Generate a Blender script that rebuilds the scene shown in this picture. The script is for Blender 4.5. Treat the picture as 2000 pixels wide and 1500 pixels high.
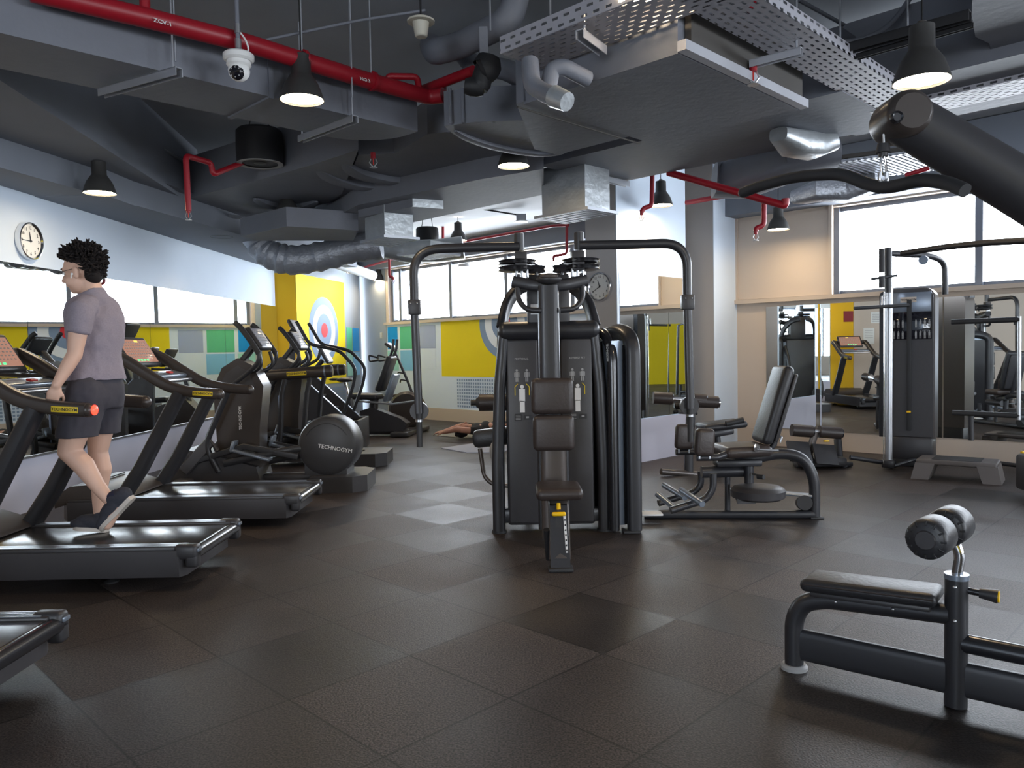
import bpy, bmesh, math, random
from mathutils import Vector, Matrix, Euler
random.seed(7)
for o in list(bpy.data.objects): bpy.data.objects.remove(o, do_unlink=True)
scene = bpy.context.scene
COL = scene.collection
PI = math.pi
# ------------------------------------------------------------------ camera
F = 1509.0
HC = 1.3
_v1 = Vector((-1520, 38, -F)); _v2 = Vector((1500, 95, -F))
N = _v1.cross(_v2).normalized()
if N.y < 0: N = -N
FW = Vector((0, 0, -1)); FW = (FW - N * FW.dot(N)).normalized()
RT = FW.cross(N)
R3 = Matrix((RT, FW, N))            # camera space -> world
cam_d = bpy.data.cameras.new('camera')
cam = bpy.data.objects.new('camera', cam_d); COL.objects.link(cam)
cam_d.sensor_width = 36; cam_d.lens = F / 2000 * 36
cam_d.clip_start = 0.05; cam_d.clip_end = 200
cam.matrix_world = Matrix.Translation((0, 0, HC)) @ R3.to_4x4()
scene.camera = cam
def ray(x, y): return R3 @ Vector((x - 1000, 750 - y, -F))
def PZ(x, y, z=0.0):
    d = ray(x, y); t = (z - HC) / d.z; return Vector((0, 0, HC)) + d * t
def PY(x, y, Y):
    d = ray(x, y); t = Y / d.y; return Vector((0, 0, HC)) + d * t
def PP(x, y, p0, n):
    d = ray(x, y); o = Vector((0, 0, HC)); t = (Vector(p0) - o).dot(Vector(n)) / d.dot(Vector(n)); return o + d * t
# ------------------------------------------------------------------ view + world
scene.view_settings.view_transform = 'Standard'
scene.view_settings.look = 'None'
scene.view_settings.exposure = 1.5
scene.view_settings.gamma = 1.0
scene.view_settings.use_curve_mapping = False
w = bpy.data.worlds.new('sky'); scene.world = w; w.use_nodes = True
bg = w.node_tree.nodes['Background']
bg.inputs[0].default_value = (0.84, 0.91, 1.0, 1); bg.inputs[1].default_value = 7.0
# ------------------------------------------------------------------ materials
M = {}
def mat(name, col, rough=.5, metal=0.0, emit=None, estr=0, coat=0, spec=.5, noise=None, bump=None, alpha=None):
    m = bpy.data.materials.new(name); m.use_nodes = True; nt = m.node_tree
    b = nt.nodes['Principled BSDF']
    b.inputs['Base Color'].default_value = (*col, 1); b.inputs['Roughness'].default_value = rough
    b.inputs['Metallic'].default_value = metal; b.inputs['Specular IOR Level'].default_value = spec
    if coat: b.inputs['Coat Weight'].default_value = coat; b.inputs['Coat Roughness'].default_value = .15
    if emit: b.inputs['Emission Color'].default_value = (*emit, 1); b.inputs['Emission Strength'].default_value = estr
    if noise:                      # (scale, amount)
        tc = nt.nodes.new('ShaderNodeTexCoord'); n = nt.nodes.new('ShaderNodeTexNoise')
        n.inputs['Scale'].default_value = noise[0]; n.inputs['Detail'].default_value = 4
        r = nt.nodes.new('ShaderNodeMapRange'); r.inputs[3].default_value = 1 - noise[1]; r.inputs[4].default_value = 1 + noise[1]
        mx = nt.nodes.new('ShaderNodeMix'); mx.data_type = 'RGBA'; mx.blend_type = 'MULTIPLY'; mx.inputs[0].default_value = 1
        mx.inputs[6].default_value = (*col, 1)
        nt.links.new(tc.outputs['Object'], n.inputs['Vector']); nt.links.new(n.outputs['Fac'], r.inputs[0])
        nt.links.new(r.outputs[0], mx.inputs[7]); nt.links.new(mx.outputs[2], b.inputs['Base Color'])
    if bump:
        tc = nt.nodes.new('ShaderNodeTexCoord'); n = nt.nodes.new('ShaderNodeTexNoise'); n.inputs['Scale'].default_value = bump[0]
        n.inputs['Detail'].default_value = 3
        bp = nt.nodes.new('ShaderNodeBump'); bp.inputs['Strength'].default_value = bump[1]; bp.inputs['Distance'].default_value = .01
        nt.links.new(tc.outputs['Object'], n.inputs['Vector']); nt.links.new(n.outputs['Fac'], bp.inputs['Height']); nt.links.new(bp.outputs[0], b.inputs['Normal'])
    M[name] = m; return m
mat('wall_grey', (.66, .75, .86), .8, noise=(1.5, .05))
mat('wall_beige', (.58, .49, .41), .8, noise=(1.5, .05))
mat('wall_taupe', (.46, .44, .43), .8, noise=(1.5, .05))
mat('pale_blue', (.68, .78, .90), .75, noise=(1.2, .04))
mat('white_paint', (.42, .44, .46), .7)
mat('corner_grey', (.30, .34, .39), .8)
mat('lilac_white', (.58, .58, .68), .6)
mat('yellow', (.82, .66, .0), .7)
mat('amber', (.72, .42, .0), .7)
mat('ring_grey', (.22, .31, .46), .7)
mat('ring_white', (.8, .85, .9), .7)
mat('ring_red', (.75, .03, .04), .6)
mat('sq_blue', (.0, .28, .72), .6)
mat('sq_green', (.10, .50, .28), .6)
mat('sq_sky', (.22, .52, .80), .6)
mat('sq_mint', (.35, .68, .62), .6)
mat('sq_slate', (.35, .42, .62), .6)
mat('ledge', (.55, .46, .38), .5)
mat('ceiling_grey', (.30, .32, .35), .85, noise=(2, .12))
mat('beam_grey', (.20, .22, .26), .8, noise=(1.5, .1))
mat('duct_grey', (.155, .165, .195), .6, noise=(3, .12), bump=(18, .25))
mat('duct_dark', (.05, .045, .04), .8)
mat('duct_foil', (.45, .48, .50), .38, .6, noise=(8, .2), bump=(14, .6))
mat('flex_foil', (.34, .36, .40), .42, .5, noise=(10, .25), bump=(30, 1.0))
mat('pipe_grey', (.16, .17, .20), .6, bump=(20, .3))
mat('tray_white', (.42, .43, .47), .45, .2)
mat('pipe_red', (.30, .006, .016), .42)
mat('galv', (.42, .44, .48), .4, .7)
mat('cable', (.01, .01, .012), .6)
mat('lamp_grey', (.035, .034, .033), .45, noise=(6, .1))
mat('lamp_glow', (1, .95, .85), .5, emit=(1, .78, .50), estr=30)
mat('white_plastic', (.75, .75, .74), .35)
mat('cream', (.55, .53, .45), .5)
mat('chrome', (.75, .76, .78), .12, 1)
mat('steel', (.50, .51, .53), .3, .9)
mat('brass', (.6, .42, .15), .3, .9)
mat('glass_dark', (.01, .01, .015), .05)
mat('frame_alu', (.16, .18, .22), .5, .1)
mat('black_metal', (.026, .026, .030), .42, .1, coat=.12)
mat('black_gloss', (.016, .016, .019), .26, coat=.3)
mat('black_plastic', (.034, .033, .036), .42)
mat('dark_plastic', (.050, .047, .050), .38, noise=(5, .1))
mat('brown_plastic', (.045, .036, .032), .34)
mat('belt', (.030, .028, .028), .26, noise=(60, .25))
mat('rubber', (.024, .024, .026), .6)
mat('vinyl', (.040, .030, .027), .42, bump=(60, .15))
mat('vinyl_black', (.022, .022, .025), .42, bump=(60, .15))
mat('grey_panel', (.042, .040, .043), .42, noise=(40, .12))
mat('taupe_metal', (.10, .085, .078), .3, .3)
mat('silver_blue', (.24, .28, .34), .3, .5)
mat('rail_silver', (.30, .32, .36), .28, .7)
mat('screen', (.008, .009, .012), .08)
mat('screen_amber', (.10, .055, .04), .15, emit=(.55, .28, .2), estr=.25)
mat('screen_pale', (.30, .30, .34), .2)
mat('logo_yellow', (.75, .55, .02), .5)
mat('logo_white', (.75, .75, .75), .5)
mat('label_grey', (.30, .30, .30), .5)
mat('yellow_plastic', (.85, .50, .0), .35)
mat('red_plastic', (.6, .03, .02), .35)
mat('red_led', (.8, .02, .02), .3, emit=(1, .02, .01), estr=3)
mat('led_amber', (.6, .4, .05), .3, emit=(1, .6, .1), estr=.6)
mat('led_green', (.05, .4, .1), .3, emit=(.1, .9, .3), estr=.5)
mat('skin', (.66, .42, .32), .5, noise=(12, .06))
mat('skin_tan', (.42, .20, .13), .5)
mat('hair', (.014, .011, .011), .75, spec=.2)
mat('tee', (.25, .22, .265), .85, noise=(120, .18))
mat('shorts', (.050, .048, .062), .85, noise=(60, .12))
mat('shoe_navy', (.030, .032, .045), .8, noise=(80, .3))
mat('shoe_sole', (.55, .50, .45), .7)
mat('sock', (.012, .015, .04), .9)
mat('mat_blue', (.38, .40, .48), .7)
mat('mat_olive', (.20, .19, .16), .7)
mat('paper', (.75, .75, .72), .6)
mat('maroon', (.22, .01, .015), .6)
mat('wall_ochre', (.80, .58, .0), .7)
mat('cyan', (.0, .45, .6), .6)
mat('step_grey', (.12, .105, .10), .5)
mat('step_top', (.03, .03, .032), .7)
mat('tee_black', (.012, .012, .014), .85)
mm = bpy.data.materials.new('mirror'); mm.use_nodes = True; b = mm.node_tree.nodes['Principled BSDF']
b.inputs['Base Color'].default_value = (.80, .84, .84, 1); b.inputs['Metallic'].default_value = 1; b.inputs['Roughness'].default_value = .01
M['mirror'] = mm
def floor_mat():
    m = bpy.data.materials.new('rubber_tiles'); m.use_nodes = True; nt = m.node_tree; b = nt.nodes['Principled BSDF']; L = nt.links.new
    geo = nt.nodes.new('ShaderNodeNewGeometry')
    mp = nt.nodes.new('ShaderNodeMapping'); mp.vector_type = 'POINT'
    # rotate world into the tile grid, pitch 0.602 x 0.568
    mp.inputs['Rotation'].default_value = (0, 0, -math.radians(45.2))
    L(geo.outputs['Position'], mp.inputs['Vector'])
    sx = nt.nodes.new('ShaderNodeSeparateXYZ'); L(mp.outputs[0], sx.inputs[0])
    def math_(op, a, bv=None):
        n = nt.nodes.new('ShaderNodeMath'); n.operation = op
        for i, q in enumerate((a, bv)):
            if q is None: continue
            if isinstance(q, (int, float)): n.inputs[i].default_value = q
            else: L(q, n.inputs[i])
        return n.outputs[0]
    # after rotation x = v axis, y = u axis
    vx = math_('DIVIDE', math_('SUBTRACT', sx.outputs[0], 1.417), .568)
    uy = math_('DIVIDE', math_('SUBTRACT', sx.outputs[1], 2.02), .602)
    fx = math_('FRACT', math_('ADD', vx, 100)); fy = math_('FRACT', math_('ADD', uy, 100))
    ix = math_('FLOOR', vx); iy = math_('FLOOR', uy)
    dx = math_('MINIMUM', fx, math_('SUBTRACT', 1, fx)); dy = math_('MINIMUM', fy, math_('SUBTRACT', 1, fy))
    d = math_('MINIMUM', dx, dy)
    seam = nt.nodes.new('ShaderNodeMapRange'); seam.inputs[1].default_value = .002; seam.inputs[2].default_value = .012; L(d, seam.inputs[0])
    cmb = nt.nodes.new('ShaderNodeCombineXYZ'); L(ix, cmb.inputs[0]); L(iy, cmb.inputs[1])
    wn = nt.nodes.new('ShaderNodeTexWhiteNoise'); wn.noise_dimensions = '2D'; L(cmb.outputs[0], wn.inputs['Vector'])
    n1 = nt.nodes.new('ShaderNodeTexNoise'); n1.inputs['Scale'].default_value = 130; n1.inputs['Detail'].default_value = 2; L(geo.outputs['Position'], n1.inputs['Vector'])
    n2 = nt.nodes.new('ShaderNodeTexNoise'); n2.inputs['Scale'].default_value = 2.2; n2.inputs['Detail'].default_value = 5; L(geo.outputs['Position'], n2.inputs['Vector'])
    cr = nt.nodes.new('ShaderNodeValToRGB'); e = cr.color_ramp.elements
    e[0].position = .36; e[0].color = (.012, .0105, .010, 1); e[1].position = .66; e[1].color = (.084, .066, .060, 1); L(n1.outputs['Fac'], cr.inputs[0])
    tint = math_('ADD', math_('MULTIPLY', wn.outputs['Value'], .8), math_('MULTIPLY', n2.outputs['Fac'], .8))
    tint = math_('ADD', tint, .12)
    tint = math_('MULTIPLY', tint, math_('ADD', math_('MULTIPLY', seam.outputs[0], .8), .2))
    mx = nt.nodes.new('ShaderNodeMix'); mx.data_type = 'RGBA'; mx.blend_type = 'MULTIPLY'; mx.inputs[0].default_value = 1
    L(cr.outputs[0], mx.inputs[6]); L(tint, mx.inputs[7]); L(mx.outputs[2], b.inputs['Base Color'])
    rr = math_('ADD', math_('MULTIPLY', wn.outputs['Value'], .16), math_('ADD', math_('MULTIPLY', n2.outputs['Fac'], .16), .34))
    L(rr, b.inputs['Roughness'])
    b.inputs['Specular IOR Level'].default_value = .38
    bp = nt.nodes.new('ShaderNodeBump'); bp.inputs['Strength'].default_value = .7; bp.inputs['Distance'].default_value = .005
    hh = math_('ADD', math_('MULTIPLY', n1.outputs['Fac'], .35), math_('MULTIPLY', n2.outputs['Fac'], .6))
    L(hh, bp.inputs['Height']); L(bp.outputs[0], b.inputs['Normal'])
    M['floor'] = m
floor_mat()
def tray_mat():
    m = bpy.data.materials.new('perforated_tray'); m.use_nodes = True; nt = m.node_tree; b = nt.nodes['Principled BSDF']; L = nt.links.new
    b.inputs['Base Color'].default_value = (.36, .36, .40, 1); b.inputs['Roughness'].default_value = .45
    tc = nt.nodes.new('ShaderNodeTexCoord'); sx = nt.nodes.new('ShaderNodeSeparateXYZ'); L(tc.outputs['Object'], sx.inputs[0])
    def mt(op, a, bv=None, cv=None):
        n = nt.nodes.new('ShaderNodeMath'); n.operation = op
        for i, q in enumerate((a, bv, cv)):
            if q is None: continue
            if isinstance(q, (int, float)): n.inputs[i].default_value = q
            else: L(q, n.inputs[i])
        return n.outputs[0]
    row = mt('DIVIDE', mt('ADD', sx.outputs[1], 10), .042); r_i = mt('FLOOR', row); fy = mt('FRACT', row)
    odd = mt('MULTIPLY', mt('MODULO', r_i, 2), .5)
    fx = mt('FRACT', mt('ADD', mt('DIVIDE', mt('ADD', sx.outputs[0], 20), .075), odd))
    a = mt('LESS_THAN', mt('ABSOLUTE', mt('SUBTRACT', fx, .5)), .26); c = mt('LESS_THAN', mt('ABSOLUTE', mt('SUBTRACT', fy, .5)), .17)
    hole = mt('MULTIPLY', a, c)
    tr = nt.nodes.new('ShaderNodeBsdfTransparent'); ms = nt.nodes.new('ShaderNodeMixShader')
    L(hole, ms.inputs[0]); L(b.outputs[0], ms.inputs[1]); L(tr.outputs[0], ms.inputs[2]); L(ms.outputs[0], nt.nodes['Material Output'].inputs[0])
    M['tray'] = m
tray_mat()
# ------------------------------------------------------------------ mesh builder
def V(*a): return Vector(a)
class MB:
    def __init__(s): s.bm = bmesh.new()
    def _add(s, geom_verts, mtx):
        if mtx is not None: bmesh.ops.transform(s.bm, matrix=mtx, verts=geom_verts)
    def box(s, c, d, rot=None, bev=0, seg=2):
        r = bmesh.ops.create_cube(s.bm, size=1); vs = r['verts']
        bmesh.ops.scale(s.bm, vec=d, verts=vs)
        if bev:
            es = list({e for v in vs for e in v.link_edges})
            rb = bmesh.ops.bevel(s.bm, geom=es, offset=min(bev, min(d) * .49), segments=seg, profile=.5, affect='EDGES')
            vs = list({v for f in rb['faces'] for v in f.verts} | {v for v in vs if v.is_valid})
            # collect connected island
            seen = set(vs); st = list(vs)
            while st:
                v = st.pop()
                for e in v.link_edges:
                    o = e.other_vert(v)
                    if o not in seen: seen.add(o); st.append(o)
            vs = list(seen)
        m = Matrix.Translation(Vector(c))
        if rot is not None: m = m @ (rot.to_4x4() if not isinstance(rot, tuple) else Euler(rot).to_matrix().to_4x4())
        bmesh.ops.transform(s.bm, matrix=m, verts=vs); return s
    def cyl(s, a, b, r, r2=None, n=20, cap=True):
        a = Vector(a); b = Vector(b); d = b - a
        q = d.to_track_quat('Z', 'Y').to_matrix().to_4x4()
        bmesh.ops.create_cone(s.bm, cap_ends=cap, segments=n, radius1=r, radius2=r if r2 is None else r2, depth=d.length,
                              matrix=Matrix.Translation((a + b) / 2) @ q); return s
    def sph(s, c, r, sc=(1, 1, 1), n=16):
        rr = bmesh.ops.create_uvsphere(s.bm, u_segments=n, v_segments=max(6, n // 2), radius=r)
        bmesh.ops.transform(s.bm, matrix=Matrix.Translation(Vector(c)) @ Matrix.Diagonal((*sc, 1)), verts=rr['verts']); return s
    def tube(s, pts, r, n=12, fil=0, closed=False, sec=None, seg=6, up=None):
        """sweep a section along points; fil = fillet radius of corners; r may be a list; sec=(a,b) makes an elliptical/flat section"""
        P = [Vector(p) for p in pts]; Rr = r if isinstance(r, (list, tuple)) else [r] * len(P)
        if fil:
            Q = [P[0]]; RR = [Rr[0]]
            for i in range(1, len(P) - 1):
                a, b, c = P[i - 1], P[i], P[i + 1]; d1 = (a - b); d2 = (c - b)
                f = min(fil, d1.length * .48, d2.length * .48); p1 = b + d1.normalized() * f; p2 = b + d2.normalized() * f
                for k in range(seg + 1):
                    t = k / seg; Q.append((1 - t) ** 2 * p1 + 2 * t * (1 - t) * b + t * t * p2); RR.append(Rr[i])
            Q.append(P[-1]); RR.append(Rr[-1]); P, Rr = Q, RR
        rings = []; nrm = None; L_ = len(P)
        for i, p in enumerate(P):
            t = (P[min(i + 1, L_ - 1)] - P[max(i - 1, 0)])
            if t.length < 1e-9: t = Vector((0, 0, 1))
            t.normalize()
            if nrm is None:
                ref = Vector(up) if up is not None else (Vector((0, 0, 1)) if abs(t.z) < .9 else Vector((0, 1, 0)))
                nrm = (ref - t * ref.dot(t)).normalized()
            else:
                nrm = (nrm - t * nrm.dot(t))
                nrm = nrm.normalized() if nrm.length > 1e-6 else Vector((1, 0, 0))
            bn = t.cross(nrm)
            sa, sb = sec if sec else (1, 1)
            ring = []
            for k in range(n):
                a = 2 * PI * k / n
                ca, sn = math.cos(a), math.sin(a)
                if sec and len(sec) == 2 and sec != (1, 1):
                    ex = .55
                    ca = math.copysign(abs(ca) ** ex, ca); sn = math.copysign(abs(sn) ** ex, sn)
                ring.append(s.bm.verts.new(p + bn * (ca * Rr[i] * sa) + nrm * (sn * Rr[i] * sb)))
            rings.append(ring)
        for i in range(L_ - 1):
            for k in range(n):
                s.bm.faces.new((rings[i][k], rings[i][(k + 1) % n], rings[i + 1][(k + 1) % n], rings[i + 1][k]))
        s.bm.faces.new(rings[0][::-1]); s.bm.faces.new(rings[-1]); return s
    def lathe(s, prof, c=(0, 0, 0), axis=(0, 0, 1), n=28, cap=False):
        """prof: (radius, height) pairs"""
        q = Vector(axis).to_track_quat('Z', 'Y').to_matrix().to_4x4(); m = Matrix.Translation(Vector(c)) @ q
        rings = []
        for r, z in prof:
            rings.append([s.bm.verts.new(m @ Vector((r * math.cos(2 * PI * k / n), r * math.sin(2 * PI * k / n), z))) for k in range(n)])
        for i in range(len(prof) - 1):
            for k in range(n): s.bm.faces.new((rings[i][k], rings[i][(k + 1) % n], rings[i + 1][(k + 1) % n], rings[i + 1][k]))
        if cap:
            s.bm.faces.new(rings[0][::-1]); s.bm.faces.new(rings[-1])
        return s
    def prism(s, poly, vec):
        """poly: list of 3D points, extruded by vec"""
        vec = Vector(vec); a = [s.bm.verts.new(Vector(p)) for p in poly]; b = [s.bm.verts.new(Vector(p) + vec) for p in poly]; n = len(a)
        s.bm.faces.new(a[::-1]); s.bm.faces.new(b)
        for k in range(n): s.bm.faces.new((a[k], a[(k + 1) % n], b[(k + 1) % n], b[k]))
        return s
    def quad(s, *p):
        s.bm.faces.new([s.bm.verts.new(Vector(q)) for q in p]); return s
    def bevel(s, w, seg=2, ang=30):
        es = [e for e in s.bm.edges if len(e.link_faces) == 2 and e.calc_face_angle(0) > math.radians(ang)]
        bmesh.ops.bevel(s.bm, geom=es, offset=w, segments=seg, profile=.5, affect='EDGES', clamp_overlap=True); return s
    def build(s, name, m, parent=None, smooth=True):
        bmesh.ops.recalc_face_normals(s.bm, faces=s.bm.faces)
        me = bpy.data.meshes.new(name); s.bm.to_mesh(me); s.bm.free()
        me.materials.append(M[m] if isinstance(m, str) else m)
        if smooth:
            for p in me.polygons: p.use_smooth = True
            try: me.set_sharp_from_angle(angle=math.radians(38))
            except Exception: pass
        o = bpy.data.objects.new(name, me); COL.objects.link(o)
        if parent is not None: o.parent = parent
        return o
def tag(o, label=None, cat=None, group=None, kind=None):
    if label: o['label'] = label
    if cat: o['category'] = cat
    if group: o['group'] = group
    if kind: o['kind'] = kind
    return o
def thing(name, loc, rz, label, cat, group=None):
    o = bpy.data.objects.new(name, None); COL.objects.link(o); o.location = Vector(loc); o.rotation_euler = (0, 0, rz)
    o.empty_display_size = .1
    return tag(o, label, cat, group)
def struct(name, mb, m, smooth=False): return tag(mb.build(name, m, smooth=smooth), kind='structure')
def dup(root, loc, rz, label):
    def cp(o, par):
        c = o.copy(); COL.objects.link(c)
        if par is not None: c.parent = par
        for ch in o.children: cp(ch, c)
        return c
    kids = None
    c = cp(root, None); c.location = Vector(loc); c.rotation_euler = (0, 0, rz); c['label'] = label
    return c
def text(s, size, m, parent, loc, rot=(PI / 2, 0, 0), name='lettering', ext=.0008, align='CENTER', sx=1):
    cu = bpy.data.curves.new('txt', 'FONT'); cu.body = s; cu.size = size; cu.extrude = ext; cu.align_x = align; cu.align_y = 'CENTER'
    cu.resolution_u = 2; cu.offset = size * .012
    t = bpy.data.objects.new('txt', cu); COL.objects.link(t)
    dg = bpy.context.evaluated_depsgraph_get(); me = bpy.data.meshes.new_from_object(t.evaluated_get(dg))
    bpy.data.objects.remove(t, do_unlink=True)
    me.materials.clear(); me.materials.append(M[m])
    o = bpy.data.objects.new(name, me); COL.objects.link(o)
    if parent is not None: o.parent = parent
    if isinstance(rot, Matrix): o.rotation_euler = rot.to_euler()
    else: o.rotation_euler = rot
    o.location = Vector(loc); o.scale = (sx, 1, 1); return o
# ================================================================== ROOM
BW = Vector((-1.944, 15.059, 0)); WD = Vector((.72, -.694, 0)).normalized(); WN = Vector((-WD.y, WD.x, 0)) * -1   # normal points into the room
if WN.y > 0: WN = -WN
UP = Vector((0, 0, 1))
def WP(t, z, off=0): return BW + WD * t + UP * z + WN * off
def wbox(mb, t0, t1, z0, z1, o0, o1):
    mb.prism([WP(t0, z0, o0), WP(t1, z0, o0), WP(t1, z0, o1), WP(t0, z0, o1)], (0, 0, z1 - z0)); return mb
LW = Vector((-4.139, 6.736, 0)); LD = Vector((.0316, 1, 0)).normalized(); LN = Vector((LD.y, -LD.x, 0))
def LP(y, z, off=0): return LW + LD * ((y - LW.y) / LD.y) + UP * z + LN * off
def lbox(mb, y0, y1, z0, z1, o0, o1):
    mb.prism([LP(y0, z0, o0), LP(y1, z0, o0), LP(y1, z0, o1), LP(y0, z0, o1)], (0, 0, z1 - z0)); return mb
SL = 3.6
T_END = 17.5
corner = WP(T_END, 0)
# floor / ceiling
RX = corner.x
struct('floor', MB().prism([(-5.2, -7, -.1), (RX + .6, -7, -.1), (RX + .6, 4, -.1), (-1, 18, -.1), (-5.2, 18, -.1)], (0, 0, .1)), 'floor')
struct('ceiling', MB().prism([(-5.2, -7, SL), (RX + .6, -7, SL), (RX + .6, 4, SL), (-1, 18, SL), (-5.2, 18, SL)], (0, 0, .15)), 'ceiling_grey')
# window wall: three openings  (back window, right window run, more windows out of frame to the right)
ZS, ZH = 1.89, 2.95
opens = [(-.70, 4.55), (8.12, 13.2), (13.6, 17.0)]
wb = MB()
wbox(wb, -2.4, T_END, 0, ZS, 0, -.25)
wbox(wb, -2.4, T_END, ZH, SL, 0, -.25)
e0 = -2.4
for a, b_ in opens + [(T_END, T_END)]:
    wbox(wb, e0, a, ZS, ZH, 0, -.25); e0 = b_
struct('wall_back', wb, 'wall_beige')
wl = MB(); lbox(wl, -7, 13.0, 0, SL, -.2, 0); struct('wall_left', wl, 'wall_grey')
# wall behind the camera and right-hand wall, unseen; their windows are added for fill light
FO = ((-4.6, -2.1), (5.2, 7.8))
wf = MB(); e_ = -5.2
for a, b_ in FO + ((RX + .2, RX + .2),): wf.box(((e_ + a) / 2, -6.6, SL / 2), (a - e_, .2, SL)); e_ = b_
wf.box(((RX - 5) / 2, -6.6, .25), (RX + 5, .19, .5)); wf.box(((RX - 5) / 2, -6.6, 3.1), (RX + 5, .19, 1.0))
struct('wall_front', wf, 'wall_beige')
struct('trim_12', MB().box((1.5, -6.49, 1.05), (6.6, .02, 2.1)), 'wall_ochre')
wr = MB(); RO = ((-5.6, -2.9), (-2.4, .3)); e_ = -7
for a, b_ in RO + ((corner.y + .2, corner.y + .2),): wr.box((RX + .1, (e_ + a) / 2, SL / 2), (.2, a - e_, SL)); e_ = b_
wr.box((RX + .1, (corner.y - 7) / 2, .4), (.19, corner.y + 7, .8)); wr.box((RX + .1, (corner.y - 7) / 2, 3.35), (.19, corner.y + 7, .5))
struct('wall_right', wr, 'wall_beige')
# dark bulkhead above the windows and beside the ceiling
bk = MB(); wbox(bk, 6.80, T_END, 2.97, SL - .01, 0.02, .30); bk2 = MB(); wbox(bk2, -2.3, 6.0, 2.97, 3.28, .02, .16)
struct('trim_1', bk, 'beam_grey'); struct('trim_2', bk2, 'beam_grey')
# ledges under windows
for i, (a, b_) in enumerate(((-.78, 4.6), (6.86, T_END))):
    m_ = MB(); wbox(m_, a, b_, 1.845, 1.895, .003, .075); m_.bevel(.006); struct('trim_%d' % (3 + i), m_, 'ledge')
# closed roller blind filling the bay left of the right-hand window
m_ = MB(); wbox(m_, 6.90, 8.10, 1.90, 2.93, .004, .02); bl = m_.build('roller_blind', 'wall_beige', smooth=False)
tag(bl, 'closed beige roller blind filling the bay between white column and right windows', 'blind')
m_ = MB(); wbox(m_, 6.86, 6.90, 1.89, 2.97, .003, .04); wbox(m_, 8.10, 8.14, 1.89, 2.97, .003, .04); m_.build('frame', 'ledge', bl, smooth=False)
# windows: frames with mullions and panes
def window(i, t0, t1, mull, mw=.075):
    m_ = MB(); e = .05
    wbox(m_, t0, t1, ZS, ZS + e, -.12, -.18); wbox(m_, t0, t1, ZH - e, ZH, -.12, -.18)
    for t in [t0 + e / 2, t1 - e / 2] + list(mull): wbox(m_, t - mw / 2, t + mw / 2, ZS, ZH, -.08, -.2)
    return struct('window_%d' % i, m_, 'frame_alu')
window(1, -.70, 4.55, [-.42, 1.08, 2.52, 4.0])
window(2, 8.12, 13.2, [9.67, 11.2])
window(3, 13.6, 17.0, [15.3])
fw_ = MB()
for a, b_ in FO:
    for x in (a + .03, (a + b_) / 2, b_ - .03): fw_.box((x, -6.6, 1.55), (.06, .08, 2.1))
    fw_.box(((a + b_) / 2, -6.6, .53), (b_ - a, .08, .06)); fw_.box(((a + b_) / 2, -6.6, 2.57), (b_ - a, .08, .06))
struct('window_4', fw_, 'frame_alu')  # frames of the unseen windows added behind the camera for fill
fw_ = MB()
for a, b_ in RO:
    for y in (a + .03, (a + b_) / 2, b_ - .03): fw_.box((RX + .1, y, 1.95), (.08, .06, 2.3))
struct('window_5', fw_, 'frame_alu')  # frames of the added right-hand fill windows
# portals so that daylight through the openings renders cleanly
def portal(c, n, w_, h_):
    l = bpy.data.lights.new('daylight_portal', 'AREA'); l.shape = 'RECTANGLE'; l.size = w_; l.size_y = h_; l.cycles.is_portal = True
    o = bpy.data.objects.new('daylight_portal', l); COL.objects.link(o); o.location = c; o.rotation_euler = Vector(n).to_track_quat('-Z', 'Y').to_euler()
for a, b_ in opens: portal(WP((a + b_) / 2, (ZS + ZH) / 2, -.24), WN, b_ - a, ZH - ZS)
for a, b_ in FO: portal((((a + b_) / 2), -6.68, 1.55), (0, 1, 0), b_ - a, 2.1)
for a, b_ in RO: portal((RX + .19, (a + b_) / 2, 1.95), (-1, 0, 0), b_ - a, 2.3)
# white soffit in front of the back windows
m_ = MB(); wbox(m_, -2.3, 6.3, 3.28, 3.5, .0, 3.2); struct('trim_5', m_, 'white_paint')
# ---- pillar with the target mural
pa, pb, pc = Vector((-3.97, 13.02, 0)), Vector((-3.62, 13.1, 0)), Vector((-3.22, 15.0, 0))
m_ = MB(); m_.prism([pa, pb, pc, Vector((-3.12, 16.1, 0)), Vector((-4.6, 16.1, 0)), Vector((-4.6, 13.02, 0))], (0, 0, SL)); struct('wall_pillar', m_, 'corner_grey')
def facequad(name, a, b, z0, z1, m, off=.004, parent=None, th=.003):
    d = (b - a).normalized(); n = Vector((d.y, -d.x, 0))
    p = MB().prism([a + n * off + UP * z0, b + n * off + UP * z0, b + n * (off + th) + UP * z0, a + n * (off + th) + UP * z0], (0, 0, z1 - z0))
    return p.build(name, m, parent, smooth=False)
mur = thing('target_mural', pb, 0, 'yellow mural panel with grey and white target rings on the pillar', 'mural')
def loc(o, par): o.parent = par; o.matrix_parent_inverse = Matrix.Translation(-Vector(par.location)); return o
Z1 = .74
loc(facequad('yellow_panel', pb, pc, Z1, 2.66, 'yellow'), mur)
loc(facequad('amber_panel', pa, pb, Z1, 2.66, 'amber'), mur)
def ring(c, d, n, r, z1, m, off, par, name='ring', r0=0):
    pts = []
    for k in range(64):
        a = 2 * PI * k / 64; p = c + d * (math.cos(a) * r) + UP * (math.sin(a) * r)
        if p.z > z1: p.z = z1
        pts.append(p + n * off)
    return loc(MB().prism(pts, n * .002).build(name, m, None, smooth=False), par)
d = (pc - pb).normalized(); n = Vector((d.y, -d.x, 0)); cc = pb + d * 1.02 + UP * 1.72
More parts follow.
